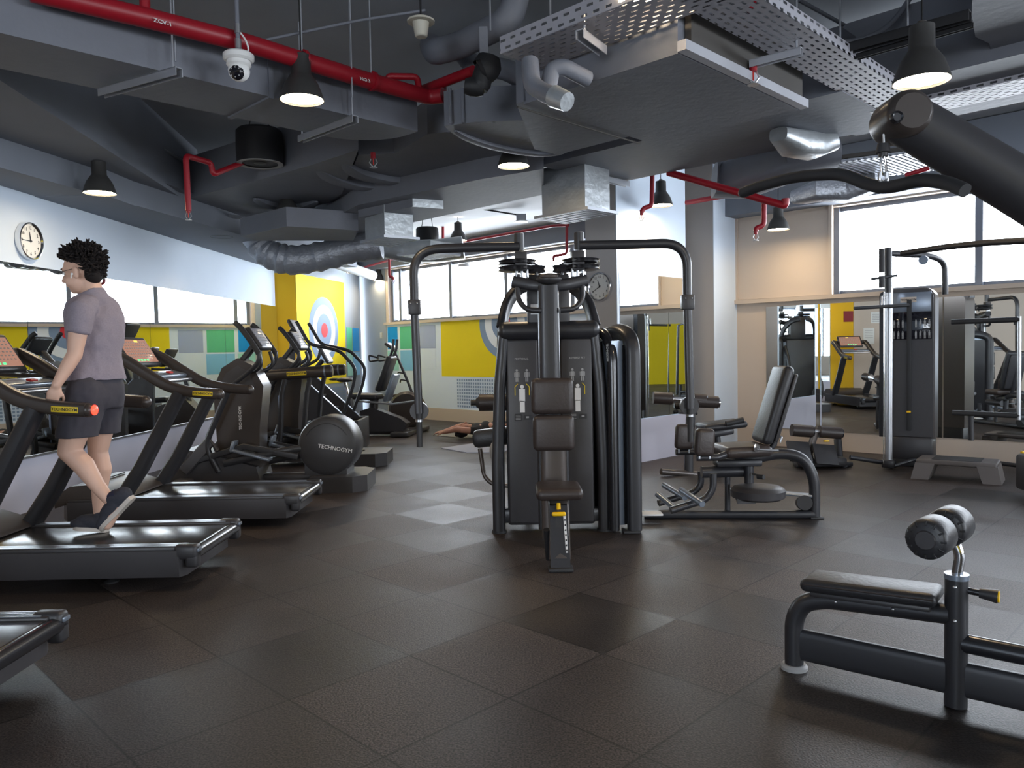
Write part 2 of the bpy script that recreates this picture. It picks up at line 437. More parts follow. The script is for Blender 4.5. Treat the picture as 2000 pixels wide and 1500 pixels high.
for k, (r, m__, nm) in enumerate(((.60, 'ring_grey', 'outer_ring'), (.46, 'ring_white', 'white_ring'), (.30, 'ring_grey', 'inner_ring'), (.13, 'ring_red', 'bullseye'))):
    ring(cc, d, n, r, 3, m__, .009 + k * .003, mur, nm)
def mosaic(a, b, z0, z1, par, step=.052):
    d = (b - a).normalized(); n = Vector((d.y, -d.x, 0)); L = (b - a).length; mb = MB(); i = 0
    while (i + 1) * step < L:
        j = 0
        while z0 + (j + 1) * step < z1:
            c = a + d * ((i + .5) * step) + UP * (z0 + (j + .5) * step) + n * .011; s = step * .33
            mb.quad(c - d * s - UP * s, c + d * s - UP * s, c + d * s + UP * s, c - d * s + UP * s); j += 1
        i += 1
    return loc(mb.build('mosaic_dots', 'ring_grey', None, smooth=False), par)
mosaic(pb + d * .7, pc, .10, Z1 - .02, mur)
pd = Vector((-3.125, 16.05, 0)); d2 = (pd - pc).normalized()
loc(facequad('green_square', pc + d2 * .1, pc + d2 * .45, 1.34, 1.80, 'sq_green'), mur)
loc(facequad('blue_square', pc + d2 * .5, pc + d2 * .95, 1.34, 1.80, 'sq_blue'), mur)
loc(facequad('mint_square', pc + d2 * .1, pc + d2 * .45, .85, 1.32, 'sq_mint'), mur)
loc(facequad('sky_square', pc + d2 * .5, pc + d2 * .95, .85, 1.32, 'sq_sky'), mur)
# ---- mural on the window wall
mw_ = thing('wall_mural', WP(0, 0), 0, 'pale blue wall mural of coloured squares and a yellow target under the back windows', 'mural')
def wm(name, t0, t1, z0, z1, m, o0=.004, th=.003):
    mb = MB(); wbox(mb, t0, t1, z0, z1, o0, o0 + th); o = mb.build(name, m, None, smooth=False); return loc(o, mw_)
wm('background_panel', -.76, 4.6, .23, 1.845, 'pale_blue', .001)
wm('blue_square', -.74, -.42, 1.36, 1.80, 'sq_blue', .005); wm('green_square', -.34, .20, 1.36, 1.80, 'sq_green', .005)
wm('slate_square', .27, .73, 1.36, 1.80, 'sq_slate', .005)
wm('mint_square', -.76, -.40, .93, 1.33, 'sq_mint', .005); wm('sky_square', -.34, .22, .93, 1.33, 'sq_sky', .005); wm('lilac_square', .27, .73, .97, 1.33, 'pale_blue', .007)
wm('yellow_panel', .89, 3.9, .83, 1.845, 'yellow', .005)
for k, (r, m__, nm) in enumerate(((.62, 'ring_grey', 'outer_ring'), (.48, 'ring_white', 'white_ring'), (.31, 'ring_grey', 'inner_ring'), (.14, 'ring_red', 'bullseye'))):
    ring(WP(2.56, 1.77), WD, WN, r, 1.843, m__, .010 + k * .003, mw_, nm)
mosaic(WP(3.9, 0), WP(3.9, 0), 0, 0, mw_) if 0 else None
mb = MB(); step = .06
for i in range(int((3.9 - 1.3) / step)):
    for j in range(9):
        s = step * .32; c = WP(1.3 + (i + .5) * step, .26 + (j + .5) * step, .009)
        mb.quad(c - WD * s - UP * s, c + WD * s - UP * s, c + WD * s + UP * s, c - WD * s + UP * s)
loc(mb.build('mosaic_dots', 'ring_grey', None, smooth=False), mw_)
# seams of the mural boards
# light switch on the corner
m_ = MB(); m_.box(WP(-.95, 1.64, .012), (.07, .02, .12), rot=Matrix.Rotation(math.atan2(WD.y, WD.x), 4, 'Z'), bev=.006); s_ = m_.build('light_switch', 'cream'); tag(s_, 'small cream light switch beside the blue painted square', 'switch')
# ---- stub wall with mirror and clock; column 2
VD = Vector((.7045, .7095, 0)).normalized(); UD = Vector((-VD.y, VD.x, 0))
s0 = Vector((1.15, 8.42, 0)); s1 = Vector((2.115, 9.39, 0))
m_ = MB(); m_.prism([s0, s1, s1 + UD * .42, s0 + UD * .42], (0, 0, SL)); struct('wall_partition', m_, 'wall_taupe')
o = facequad('x', s1, s0, 0, SL, 'pale_blue', .0) if 0 else None
m_ = MB(); n_ = -UD
m_.prism([s0 + VD * .001 + n_ * .001, s1 + n_ * .001, s1 + n_ * .012, s0 + n_ * .012], (0, 0, SL)); struct('trim_6', m_, 'pale_blue')  # bluish window light on this face, put into the sheet's colour
c0 = Vector((2.585, 9.876, 0)); L2 = .62
m_ = MB(); m_.prism([c0, c0 + VD * L2, c0 + VD * L2 + UD * .46, c0 + UD * .46], (0, 0, SL)); struct('wall_column', m_, 'wall_taupe')
m_ = MB(); m_.prism([c0 + n_ * .001, c0 + VD * L2 + n_ * .001, c0 + VD * L2 + n_ * .01, c0 + n_ * .01], (0, 0, SL)); struct('trim_7', m_, 'pale_blue')  # window-lit side of the column, its light painted as pale blue
# ---- mirrors
def mirror(name, a, b, n, z0, z1, label, tilt=0, group=None, cat='mirror'):
    m = MB(); d = (b - a)
    o1, o2 = .012, .018
    t0 = n * tilt
    m.prism([a + n * o1 + UP * z0, b + n * (o1) + t0 + UP * z0, b + n * (o2) + t0 + UP * z0, a + n * o2 + UP * z0], (0, 0, z1 - z0))
    o = m.build(name, 'mirror', None, smooth=False); tag(o, label, cat, group); return o
ysm = [4.2, 6.05, 6.62, 8.72, 10.82, 13.0]
txt_ = ['left wall mirror panel beside the foreground treadmill, out at the frame edge', 'left wall mirror panel nearest the camera, below the edge of the clock', 'left wall mirror panel behind the walking man', 'left wall mirror panel behind the second treadmill console', 'left wall mirror panel ending at the amber pillar']
for i in range(1, 5): mirror('wall_mirror', LP(ysm[i], 0), LP(ysm[i + 1] - .006, 0), LN, .475, 2.10, txt_[i], 0, 'mirror panels along the left wall')
m_ = MB(); lbox(m_, 6.05, 13.0, .455, .475, .002, .03); struct('trim_8', m_, 'steel')
m_ = MB(); lbox(m_, 4.2, 13.0, 0, .455, .001, .008); struct('baseboard_left', m_, 'lilac_white')
lx = [(7.29, 7.98, 0), (7.985, 9.35, .02), (9.36, 10.75, 0), (10.76, 12.1, 0)]
tt_ = ['narrow right wall mirror panel behind the tilted bench backrest', 'right wall mirror panel left of the cable tower column', 'right wall mirror panel behind the grey cable tower', 'right wall mirror panel at the far right beyond the cable tower']
for (a, b_, tl), tx in zip(lx, tt_): mirror('wall_mirror', WP(a, 0), WP(b_, 0), WN, .235, 1.79, tx, tl, 'mirror panels along the right wall')
mirror('wall_mirror', s0 + VD * .04, s1 - VD * .02, -UD, .50, 2.12, 'mirror on the window-lit blue side of the partition, half hidden by the machine arm')
m_ = MB(); m_.prism([s0 + n_ * .013, s1 + n_ * .013, s1 + n_ * .02, s0 + n_ * .02], (0, 0, .49)); struct('baseboard_partition', m_, 'lilac_white')
m_ = MB(); wbox(m_, 6.83, T_END, 0, .22, .002, .012); struct('baseboard_right', m_, 'ledge')
m_ = MB(); wbox(m_, -.74, 4.6, 0, .23, .002, .012); struct('baseboard_back', m_, 'ledge')
# ---- left soffit: stepped beams above the mirror wall (traced at 2.7 m and 2.9 m)
m_ = MB(); a = PZ(0, 327, 2.72); b_ = PZ(350, 425, 2.72); ex = (a - b_).normalized()
m_.prism([a + ex * 6, b_ - ex * 5, LP(13.0, 2.72, -.01), LP(a.y - 5, 2.72, -.01)], (0, 0, .26)); struct('trim_9', m_, 'beam_grey')
m_ = MB(); lbox(m_, 6.82, 7.36, 2.715, 2.97, -.02, .62); struct('trim_10', m_, 'beam_grey')
m_ = MB(); a = PZ(0, 157, 2.94); b_ = PZ(346, 381, 2.94); ex = (a - b_).normalized()
m_.prism([a + ex * 4, b_ - ex * .8, LP(9.6, 2.94, -.01), LP(a.y - 3, 2.94, -.01)], (0, 0, SL - 2.94)); struct('trim_11', m_, 'beam_grey')

# left wall nearer than the mirrors, seen in the right-hand mirror: yellow strip with maroon square, notices
m_ = MB(); lbox(m_, 5.50, 6.03, .0, 2.25, .009, .014); struct('trim_13', m_, 'amber')
m_ = MB(); lbox(m_, 1.0, 5.49, .0, 2.70, .009, .013); struct('trim_14', m_, 'wall_beige')
m_ = MB(); lbox(m_, 5.51, 5.73, 1.79, 2.03, .016, .022); tag(m_.build('maroon_sign', 'maroon', smooth=False), 'dark red square on the yellow wall strip, seen in the right mirror', 'sign')
for k_, (y0, y1, z0, z1) in enumerate(((4.88, 5.10, 1.75, 2.0), (5.02, 5.27, 1.28, 1.64), (4.55, 4.72, 1.36, 1.66), (4.30, 4.46, 1.36, 1.66))):
    m_ = MB(); lbox(m_, y0, y1, z0, z1, .014, .017); o = m_.build('wall_notice', 'paper', smooth=False)
    tag(o, ('white notice highest on the wall seen in the right mirror', 'larger white notice below the high one, seen in the right mirror', 'white notice under the first mirrored clock', 'white notice under the second mirrored clock')[k_], 'notice', 'paper notices on the near left wall')
    m_ = MB()
    for j in range(5): lbox(m_, y0 + .03, y1 - .03, z1 - .06 - j * .04, z1 - .05 - j * .04, .017, .018)
    m_.build('printed_lines', 'label_grey', o, smooth=False)

m_ = MB(); wbox(m_, -2.35, -.785, 0, SL, .001, .006); struct('trim_15', m_, 'corner_grey')
# ================================================================== CEILING SERVICES
U2 = Vector((-.709, .705, 0)).normalized(); V2 = Vector((.705, .709, 0)).normalized()
def UV(u, v, z=0): return U2 * u + V2 * v + UP * z
def uvbox(name, u0, u1, v0, v1, z0, z1, m, label, bev=.03, cat='air duct', group='ceiling air ducts'):
    b = MB().prism([UV(u0, v0, z0), UV(u1, v0, z0), UV(u1, v1, z0), UV(u0, v1, z0)], (0, 0, z1 - z0)); b.bevel(bev)
    return tag(b.build(name, m), label, cat, group)
def pxduct(name, pts, z, h, m, label, bev=.03, round_=0, cat='air duct', group='ceiling air ducts', parent=None):
    P = [PZ(x, y, z) for x, y in pts]
    for p in P: p.x = max(p.x, -3.95)
    b = MB().prism(P, (0, 0, h)); b.bevel(bev, 3)
    o = b.build(name, m, parent)
    if parent is None: tag(o, label, cat, group)
    return o
def flange(o, a, b_, z0, z1, t=.03, off=.012):       # seam rib between two duct sections
    d = (b_ - a).normalized(); n = Vector((d.y, -d.x, 0))
    m = MB(); m.prism([a - d * off - n * t / 2 + UP * (z0 - off), b_ + d * off - n * t / 2 + UP * (z0 - off), b_ + d * off + n * t / 2 + UP * (z0 - off), a - d * off + n * t / 2 + UP * (z0 - off)], (0, 0, z1 - z0 + 2 * off))
    m.bevel(.008); return m.build('seam_rib', 'duct_grey', o)
# A : wide duct from upper left
zA = 2.85
ptsA = [UV(4.34, -3.5, zA), UV(4.87, -3.5, zA)]
uA0, uA1 = 4.34, 4.87
P = [UV(uA0, -1.2, zA), UV(uA1, -.9, zA), UV(uA1, 3.05, zA)]
for k in range(9):
    a = PI / 2 * k / 8; P.append(UV(uA1 - .42 + .42 * math.cos(a), 3.05 + .42 * math.sin(a), zA))
P.append(UV(uA0, 3.47, zA))
b = MB().prism(P, (0, 0, .26)); b.bevel(.04, 3); dA = tag(b.build('air_duct', 'duct_grey'), 'long wide grey duct crossing the ceiling from the upper left, behind the red main', 'air duct', 'ceiling air ducts')
flange(dA, UV(uA0, 2.35, 0), UV(uA1, 2.35, 0), zA, zA + .26); flange(dA, UV(uA0, .9, 0), UV(uA1, .9, 0), zA, zA + .26)
# B : run behind A
dB = pxduct('air_duct', [(345, 442), (430, 422), (480, 432), (560, 412), (612, 404), (640, 396), (668, 378), (700, 292), (600, 325), (480, 358), (348, 392)], 2.95, .42, 'duct_grey', 'lumpy grey duct at left, behind the black hanging speaker', .04)
dB2 = pxduct('air_duct', [(640, 396), (700, 386), (800, 352), (862, 348), (930, 328), (1018, 306), (1010, 262), (870, 258), (835, 262), (770, 300), (700, 302), (668, 378)], 2.98, .26, 'duct_grey', 'grey duct section between the two rounded elbows above the centre', .04)
# rounded bulging lips of the elbows
def arc_lip(o, pts, z, r, m='duct_grey', nm='elbow_lip'):
    P = [PZ(x, y, z) for x, y in pts]; L_ = len(P); b = MB().tube(P, [max(.008, r * math.sin(PI * (i + .3) / (L_ - .4)) ** .5) for i in range(L_)], n=10, sec=(1.6, .7)); return b.build(nm, m, o)
def smooth_px(pts, n=6):
    out = []
    for i in range(len(pts) - 1):
        p0 = pts[max(i - 1, 0)]; p1 = pts[i]; p2 = pts[i + 1]; p3 = pts[min(i + 2, len(pts) - 1)]
        for k in range(n):
            t = k / n; out.append(tuple(.5 * (2 * p1[j] + (p2[j] - p0[j]) * t + (2 * p0[j] - 5 * p1[j] + 4 * p2[j] - p3[j]) * t * t + (3 * p1[j] - p0[j] - 3 * p2[j] + p3[j]) * t ** 3) for j in range(len(p1))))
    out.append(pts[-1]); return out
arc_lip(dB, smooth_px([(498, 388), (520, 398), (560, 405), (598, 402), (618, 394)]), 2.93, .055)
arc_lip(dB2, smooth_px([(622, 332), (650, 348), (700, 362), (760, 366), (800, 358)]), 2.96, .06)
arc_lip(dB2, smooth_px([(672, 320), (700, 338), (760, 352), (830, 356), (862, 350)]), 2.96, .06)
# G : second nested elbow and plenum
zP = 2.75
dG = pxduct('air_duct', smooth_px([(868, 246), (880, 258), (905, 272), (950, 286), (1010, 300), (1078, 303), (1105, 298)]) + [(1120, 240), (1010, 235), (930, 238)], 2.82, .23, 'duct_grey', 'large rounded duct elbow left of the flat plenum box', .04)
for rx in (880, 905, 935, 965):
    a_ = PZ(rx, 241 + (rx - 868) * -.02, 2.82); b = MB().tube([a_ + Vector((0, -.004, 0)), a_ + Vector((0, -.004, .228))], .012, n=8); b.build('seam_rib', 'duct_grey', dG)
arc_lip(dG, smooth_px([(890, 256), (912, 269), (960, 285), (1020, 297), (1075, 301), (1112, 293)]), 2.81, .028)
pl = thing('plenum_box', UV(3, 4, zP), 0, 'large flat grey plenum box hung low under the ceiling, right of centre', 'air duct', 'ceiling air ducts')
def child(b, name, m, par): o = b.build(name, m); return loc(o, par)
b = MB().prism([UV(2.14, 3.36, zP), UV(3.2, 3.36, zP), UV(3.2, 4.70, zP), UV(2.14, 4.70, zP)], (0, 0, .34)); b.bevel(.015); child(b, 'casing', 'duct_grey', pl)
b = MB().prism([UV(3.18, 3.36, zP + .015), UV(3.26, 3.36, zP + .015), UV(3.90, 4.20, zP + .015), UV(3.90, 4.45, zP + .015), UV(3.18, 4.45, zP + .015)], (0, 0, .32)); b.bevel(.015); child(b, 'side_section', 'duct_grey', pl)
b = MB().prism([UV(2.08, 3.34, zP), UV(2.13, 3.34, zP), UV(2.13, 4.72, zP), UV(2.08, 4.72, zP)], (0, 0, .05)); b.bevel(.01); child(b, 'bottom_lip', 'tray_white', pl)
b = MB().prism([UV(2.10, 3.42, zP + .05), UV(2.135, 3.42, zP + .05), UV(2.135, 4.68, zP + .05), UV(2.10, 4.68, zP + .05)], (0, 0, .27)); child(b, 'open_end_shade', 'duct_dark', pl)  # dark sheet stands for the shade inside the plenum's open end
b = MB(); b.tube([UV(3.25, 3.36, zP - .004), UV(3.25, 4.6, zP - .004)], .006, n=6); child(b, 'seam', 'duct_dark', pl)
# D : duct along the right, with drop box and diffuser
dD = uvbox('air_duct', 2.0, 4.62, 5.03, 6.12, 2.90, 3.3, 'duct_grey', 'long grey duct behind the plenum, feeding the big lit diffuser box', .05)
dD2 = uvbox('air_duct', -1.5, 2.4, 5.25, 6.3, 2.93, 3.4, 'duct_grey', 'grey duct continuing right above the windows and the lat bar', .05)
dE = thing('air_duct', PZ(1500, 350, 2.78), 0, 'round foil-wrapped branch duct above the left end of the lat bar', 'air duct', 'ceiling air ducts')
b = MB().tube([PZ(1395, 352, 2.86), PZ(1440, 352, 2.85), PZ(1500, 330, 2.85), PZ(1560, 305, 2.87), PZ(1635, 292, 2.9)], [.24, .26, .24, .23, .22], n=20, sec=(1, .62)); child(b, 'sleeve', 'duct_grey', dE)
b = MB().tube([PZ(1520, 262, 2.84), PZ(1552, 280, 2.82), PZ(1590, 285, 2.84), PZ(1632, 275, 2.87)], [.07, .13, .14, .10], n=16, sec=(1, .7)); child(b, 'foil_end', 'duct_foil', dE)
b = MB().tube([PZ(1560, 385, 2.75), PZ(1600, 372, 2.75), PZ(1650, 372, 2.76), PZ(1720, 352, 2.8)], [.1, .14, .16, .12], n=16, sec=(1, .7)); child(b, 'lower_branch', 'flex_foil', dE)
# F : dark run behind
dF = pxduct('air_duct', [(600, 452), (640, 470), (808, 434), (936, 406), (1062, 380), (1062, 330), (940, 350), (700, 400)], 2.8, .45, 'duct_grey', 'dark duct running behind the speaker-side drop boxes toward the windows', .04)
# drop boxes with diffusers
def dropbox(pts_px, z, h, label, m1='duct_foil', rim=.06):
    P = [PZ(x, y, z) for x, y in pts_px]; c = sum(P, Vector()) / 4
    t = thing('diffuser_box', c, 0, label, 'air diffuser', 'drop boxes with ceiling diffusers')
    Q = [c + (p - c) * .80 for p in P]
    b = MB().prism([q + UP * .03 for q in Q], (0, 0, h)); b.bevel(.012); child(b, 'insulated_box', m1, t)
    b = MB()
    for i in range(4):
        p, q = P[i], P[(i + 1) % 4]; pi, qi = c + (p - c) * .90, c + (q - c) * .90
        b.prism([p, q, qi, pi], (0, 0, .025))
    child(b, 'grille_frame', 'galv', t)
    b = MB(); n = 9
    for k in range(n):
        f = (k + .5) / n; a = P[0].lerp(P[1], f); e = P[3].lerp(P[2], f); a2 = c + (a - c) * .9; e2 = c + (e - c) * .9; w_ = (P[1] - P[0]) * .028
        b.prism([a2 - w_, a2 + w_, e2 + w_, e2 - w_], (0, 0, .02))
    child(b, 'grille_slats', 'galv', t)
    b = MB().prism([q + UP * .022 for q in Q], (0, 0, .006)); child(b, 'dark_throat', 'duct_dark', t)
    return t
dropbox([(1043, 428), (1148, 408), (1208, 418), (1105, 438)], 2.50, .42, 'large diffuser box glowing warm beside the lamp, above the clock')
dropbox([(703, 475), (750, 463), (820, 468), (762, 483)], 2.46, .36, 'smaller diffuser box at left of centre above the yellow pillar')
dropbox([(775, 500), (842, 494), (900, 500), (838, 508)], 2.40, .12, 'low thin diffuser hanging in front of the back windows')
# horizontal branch with a pale end
bx = thing('branch_duct', PZ(800, 420, 2.7), 0, 'short box duct with pale foil end above the smaller diffuser', 'air duct', 'ceiling air ducts')
P = [PZ(865, 408, 2.72), PZ(805, 404, 2.72), PZ(700, 425, 2.72), PZ(760, 440, 2.72)]
b = MB().prism(P, (0, 0, .36)); b.bevel(.012); child(b, 'casing', 'duct_grey', bx)
dd = (P[0] - P[3]).normalized(); nn = dd
b = MB().prism([P[0] + nn * .003, P[1] + nn * .003, P[1] + nn * .012, P[0] + nn * .012], (0, 0, .35)); child(b, 'foil_end', 'duct_foil', bx)
# flexible duct
fx = MB(); pts = smooth_px([(500, 452), (510, 480), (535, 500), (575, 508), (630, 500), (690, 485), (745, 478)], 7)
P = [PY(x, y, 9.9) for x, y in pts]; rr = [.185 + .012 * math.sin(i * 1.9) + random.uniform(-.006, .006) for i in range(len(P))]
fx.tube(P, rr, n=18); tag(fx.build('flexible_duct', 'flex_foil'), 'crinkled silver flexible duct curving above the yellow pillar', 'air duct', 'ceiling air ducts')
b = MB(); P = [PY(x, y, 11.2) for x, y in ((742, 480), (800, 492), (860, 490), (905, 484))]; b.tube(P, .2, n=16, sec=(1, .8)); dXf = tag(b.build('air_duct', 'duct_foil'), 'pale foil-wrapped duct just right of the smaller diffuser, above the windows', 'air duct', 'ceiling air ducts')
b = MB().prism([PZ(470, 462, 2.62), PZ(505, 470, 2.62), PZ(690, 470, 2.62), PZ(700, 450, 2.62), PZ(560, 442, 2.62)], (0, 0, .2)); b.bevel(.03)
dXs = tag(b.build('air_duct', 'duct_grey'), 'grey duct section directly over the crinkled flexible duct', 'air duct', 'ceiling air ducts')
# far left corner : wrapped white pipe run over the pillar
b = MB().tube([PY(600, 500, 11.8), PY(650, 512, 12.6), PY(728, 538, 14.6)], .09, n=18); tag(b.build('wrapped_pipe', 'white_paint'), 'fat pale wrapped pipe above the yellow pillar', 'pipe')
# upper centre grey pipes
def pipe(name, pts, r, m, label, cat='pipe', group=None, fil=.08, n=14, parent=None):
    b = MB().tube(pts, r, n=n, fil=fil); o = b.build(name, m, parent)
    if label: tag(o, label, cat, group)
    return o
gp = pipe('chilled_water_pipe', [PY(1020, -60, 4.9), PY(1000, 25, 4.9), PY(985, 45, 4.9), PY(900, 88, 5.2), PY(850, 102, 5.3), PY(842, 90, 5.8)], .085, 'pipe_grey', 'grey insulated pipe with elbow left of the cable tray', group='insulated pipes')
pipe('chilled_water_pipe', [PY(1010, -30, 5.6), PY(1045, 10, 5.6), PY(1150, 30, 5.6)], .075, 'pipe_grey', 'grey insulated pipe stub at the top edge, right of the elbow', group='insulated pipes')
pipe('chilled_water_pipe', [PY(905, 105, 5.6), PY(925, 130, 5.5), PY(990, 135, 5.3), PY(1030, 160, 5.2), PY(1060, 175, 5.1)], .07, 'pipe_grey', 'grey insulated pipe passing behind the black taped valve', group='insulated pipes')
gp2 = pipe('wrapped_pipe', [PY(1035, 120, 3.95), PY(1038, 165, 3.9), PY(1060, 180, 3.85), PY(1100, 196, 3.7)], .045, 'pipe_grey', 'foil wrapped grey pipe ending under the left end of the tray', group='foil wrapped pipe ends')
b = MB().tube([PY(1082, 188, 3.66), PY(1108, 199, 3.6)], [.052, .044], n=12); b.build('foil_end', 'duct_foil', gp2)
gp3 = pipe('wrapped_pipe', [PY(1070, 178, 4.0), PY(1078, 135, 4.0), PY(1100, 130, 4.0), PY(1148, 155, 4.1)], .042, 'pipe_grey', 'foil wrapped grey pipe looping below the tray toward the plenum', group='foil wrapped pipe ends')
# black taped valve
vt = thing('taped_valve', PY(930, 130, 4.6), 0, 'black tape-wrapped valve hanging at the end of the red main', 'valve')
for nm, pts, r in (('body', [(955, 112), (950, 135), (938, 140)], .085), ('stem', [(945, 128), (940, 160), (936, 176)], .06), ('wrapped_end', [(908, 168), (926, 170), (945, 172)], .055)):
    b = MB().tube([PY(x, y, 4.6) for x, y in pts], [r * .8, r, r * .8], n=12, fil=.02); child(b, nm, 'cable', vt)
b = MB(); b.box(PY(945, 85, 4.7), (.05, .05, .18)); child(b, 'bracket', 'pipe_grey', vt)
# perforated trays
def tray(p0, p1, w_, label, side=.05):
    d = p1 - p0; L = d.length; a = math.atan2(d.y, d.x)
    t = thing('cable_tray', p0, a, label, 'cable tray', 'perforated cable trays')
    MB().box((L / 2, 0, 0), (L, w_, .003)).build('bottom_plate', 'tray', t)
    for s in (-1, 1):
        o = MB().box((0, 0, 0), (L, side, .003)).build('side_plate', 'tray', t); o.location = (L / 2, s * w_ / 2, side / 2); o.rotation_euler = (PI / 2, 0, 0)
    return t
zT = 2.90
tray(UV(3.02, 3.16, zT), UV(-.5, 3.16, zT), .33, 'white perforated cable tray running left to right under the plenum edge', .09)
tray(UV(1.88, 3.05, zT + .006), UV(1.88, 5.65, zT + .006), .30, 'white perforated cable tray running away along the dark side of the plenum', .06)
tray(UV(2.05, 5.80, zT), UV(-1.2, 5.80, zT), .34, 'white perforated cable tray at the far right, above the black boom', .08)
def channel(p0, p1, s, label, m='tray_white', rods=()):
    d = p1 - p0; t = thing('strut_channel', p0, 0, label, 'bracket', 'galvanised strut channels')
    q = d.to_track_quat('X', 'Z').to_matrix()
    b = MB(); b.box((p0 + p1) / 2 + UP * s * .45, (d.length, s, s * .12), rot=q); 
    for k in (-1, 1): b.box((p0 + p1) / 2 + (q @ Vector((0, k * s * .45, 0))), (d.length, s * .1, s), rot=q)
    child(b, 'channel', m, t)
    for r in rods:
        b = MB().cyl(r, Vector((r.x, r.y, SL)), .006, n=8); child(b, 'threaded_rod', 'galv', t)
    return t
a, b_ = PZ(1132, 66, 2.84), PZ(1178, 100, 2.84); channel(a, b_, .045, 'short white strut channel under the first cable tray', rods=[a.lerp(b_, .2)])
a, b_ = PZ(1466, 126, 2.84), PZ(1566, 100, 2.84); channel(a, b_, .04, 'white strut channel under the second cable tray beside a sprinkler', rods=[a.lerp(b_, .9)])
a, b_ = PZ(198, 182, 2.80), PZ(350, 140, 2.80); channel(a, b_, .045, 'grey strut channel under the left duct above the lamp', 'galv', rods=[a.lerp(b_, .93)])
a, b_ = PZ(587, 272, 2.80), PZ(694, 232, 2.80); channel(a, b_, .045, 'grey strut channel beside the big black speaker', 'galv', rods=[a.lerp(b_, .95), a.lerp(b_, .03)])
a, b_ = PZ(383, 415, 2.90), PZ(518, 430, 2.90); channel(a, b_, .035, 'pale strut channel under the lumpy left duct', 'galv', rods=[a.lerp(b_, .03)])
a, b_ = PZ(1150, 343, 2.86), PZ(1226, 360, 2.86); channel(a, b_, .05, 'strut channel under the duct beside the big diffuser box', 'galv')
# black unistrut frame upper right
a, b_ = PZ(1610, 108, 2.95), PZ(1895, 30, 2.95); channel(a, b_, .05, 'black strut bar hanging at upper right behind the lamp', 'cable', rods=[a.lerp(b_, .12), a.lerp(b_, .6)])
a, b_ = PZ(1635, 122, 2.92), PZ(1900, 48, 2.92); channel(a, b_, .03, 'lower black strut bar hanging at upper right behind the lamp', 'cable')
pipe('hanging_cable', [PY(x, y, 4.8) for x, y in smooth_px([(1520, 35), (1580, 62), (1620, 80), (1680, 78), (1735, 50), (1775, 0), (1790, -40)])], .016, 'pipe_grey', 'grey cable drooping in a loop at upper right', 'cable', fil=0)
pipe('conduit_pipe', [PZ(1560, 0, 3.4), PZ(1660, 55, 3.4), PZ(1760, 90, 3.4)], .012, 'pipe_grey', 'thin conduit crossing behind the drooping cable', 'pipe')
pipe('conduit_pipe', [PY(125, 165, 5.6), PY(300, 280, 7.4), PY(416, 350, 8.9)], .014, 'galv', 'thin pale conduit running down the left beam', 'pipe')
pipe('conduit_pipe', [PY(255, 45, 4.6), PY(340, 72, 4.6), PY(430, 88, 4.6), PY(500, 82, 4.6), PY(700, 40, 4.9), PY(830, 20, 5.1)], .009, 'pipe_grey', 'thin grey cable strung past the camera pole', 'cable')
# right upper duct with wavy foil edge
rd = thing('air_duct', PZ(1950, 120, 2.9), 0, 'big grey duct in the upper right corner with a wavy foil edge', 'air duct', 'ceiling air ducts')
b = MB().prism([PZ(x, y, 3.0) for x, y in ((1898, 30), (1905, 72), (1932, 85), (1945, 130), (1960, 168), (1978, 176), (2150, 160), (2200, -60), (1900, -60))], (0, 0, .4)); b.bevel(.03); child(b, 'casing', 'duct_grey', rd)
b = MB().tube([PZ(x, y, 2.99) for x, y in smooth_px([(1941, 125), (1948, 150), (1960, 168), (1975, 175), (1990, 170), (2030, 166)])], .008, n=8); child(b, 'foil_edge', 'brass', rd)
# ---- red sprinkler mains
def redpipe(pts, r, label, parent=None, fil=.05, name='sprinkler_pipe'):
    b = MB().tube(pts, r, n=14, fil=fil); o = b.build(name, 'pipe_red')
    if parent: return loc(o, parent)
    return tag(o, label, 'pipe', 'red sprinkler pipes')
def sprinkler(p, label, s=1.0):
    t = thing('fire_sprinkler', p, 0, label, 'sprinkler', 'sprinkler heads')
    MB().cyl((0, 0, 0), (0, 0, .03 * s), .013 * s, n=10).build('fitting', 'pipe_red', t)
    b = MB(); b.tube([(-.012 * s, 0, 0), (-.02 * s, 0, -.02 * s), (-.004 * s, 0, -.04 * s), (.004 * s, 0, -.04 * s), (.02 * s, 0, -.02 * s), (.012 * s, 0, 0)], .003 * s, n=6); b.cyl((0, 0, -.042 * s), (0, 0, -.045 * s), .02 * s, n=12)
    b.build('frame', 'steel', t); MB().cyl((0, 0, -.03 * s), (0, 0, 0), .003 * s, n=6).build('bulb', 'red_plastic', t); return t
zR = 3.05
main = thing('sprinkler_main', PZ(600, 130, zR), 0, 'thick red sprinkler main crossing from the top left to the black valve', 'pipe', 'red sprinkler pipes')
P0 = [PZ(60, -18, zR), PZ(290, 36, zR), PZ(480, 84, zR), PZ(700, 152, zR), PZ(838, 190, zR), PZ(866, 186, zR)]
redpipe(P0, .052, None, main, name='main_pipe')
redpipe([PZ(860, 188, zR), PZ(862, 175, zR + .1)], .04, None, main, name='tee_fitting')
redpipe([PZ(822, 178, zR + .1), PZ(925, 138, zR + .1)], .035, None, main, name='cross_branch')
redpipe([PZ(758, 165, zR + .04), PZ(757, 149, zR + .08), PZ(815, 150, zR + .1), PZ(818, 172, zR + .04)], .022, None, main, name='bypass_pipe')
redpipe([PZ(284, 36, zR), PZ(284, 36, zR) + UP * .5], .026, None, main, name='riser')
for px_, py_ in ((725, 158), (590, 117)):
    c = PZ(px_, py_, zR); b = MB().cyl(c - V(.0, 0, .0) - U2 * .0, c + V2 * .02, .062, n=16); child(b, 'clamp', 'pipe_red', main)
    b = MB().cyl(c, Vector((c.x, c.y, SL)), .006, n=6); child(b, 'hanger_rod', 'galv', main)
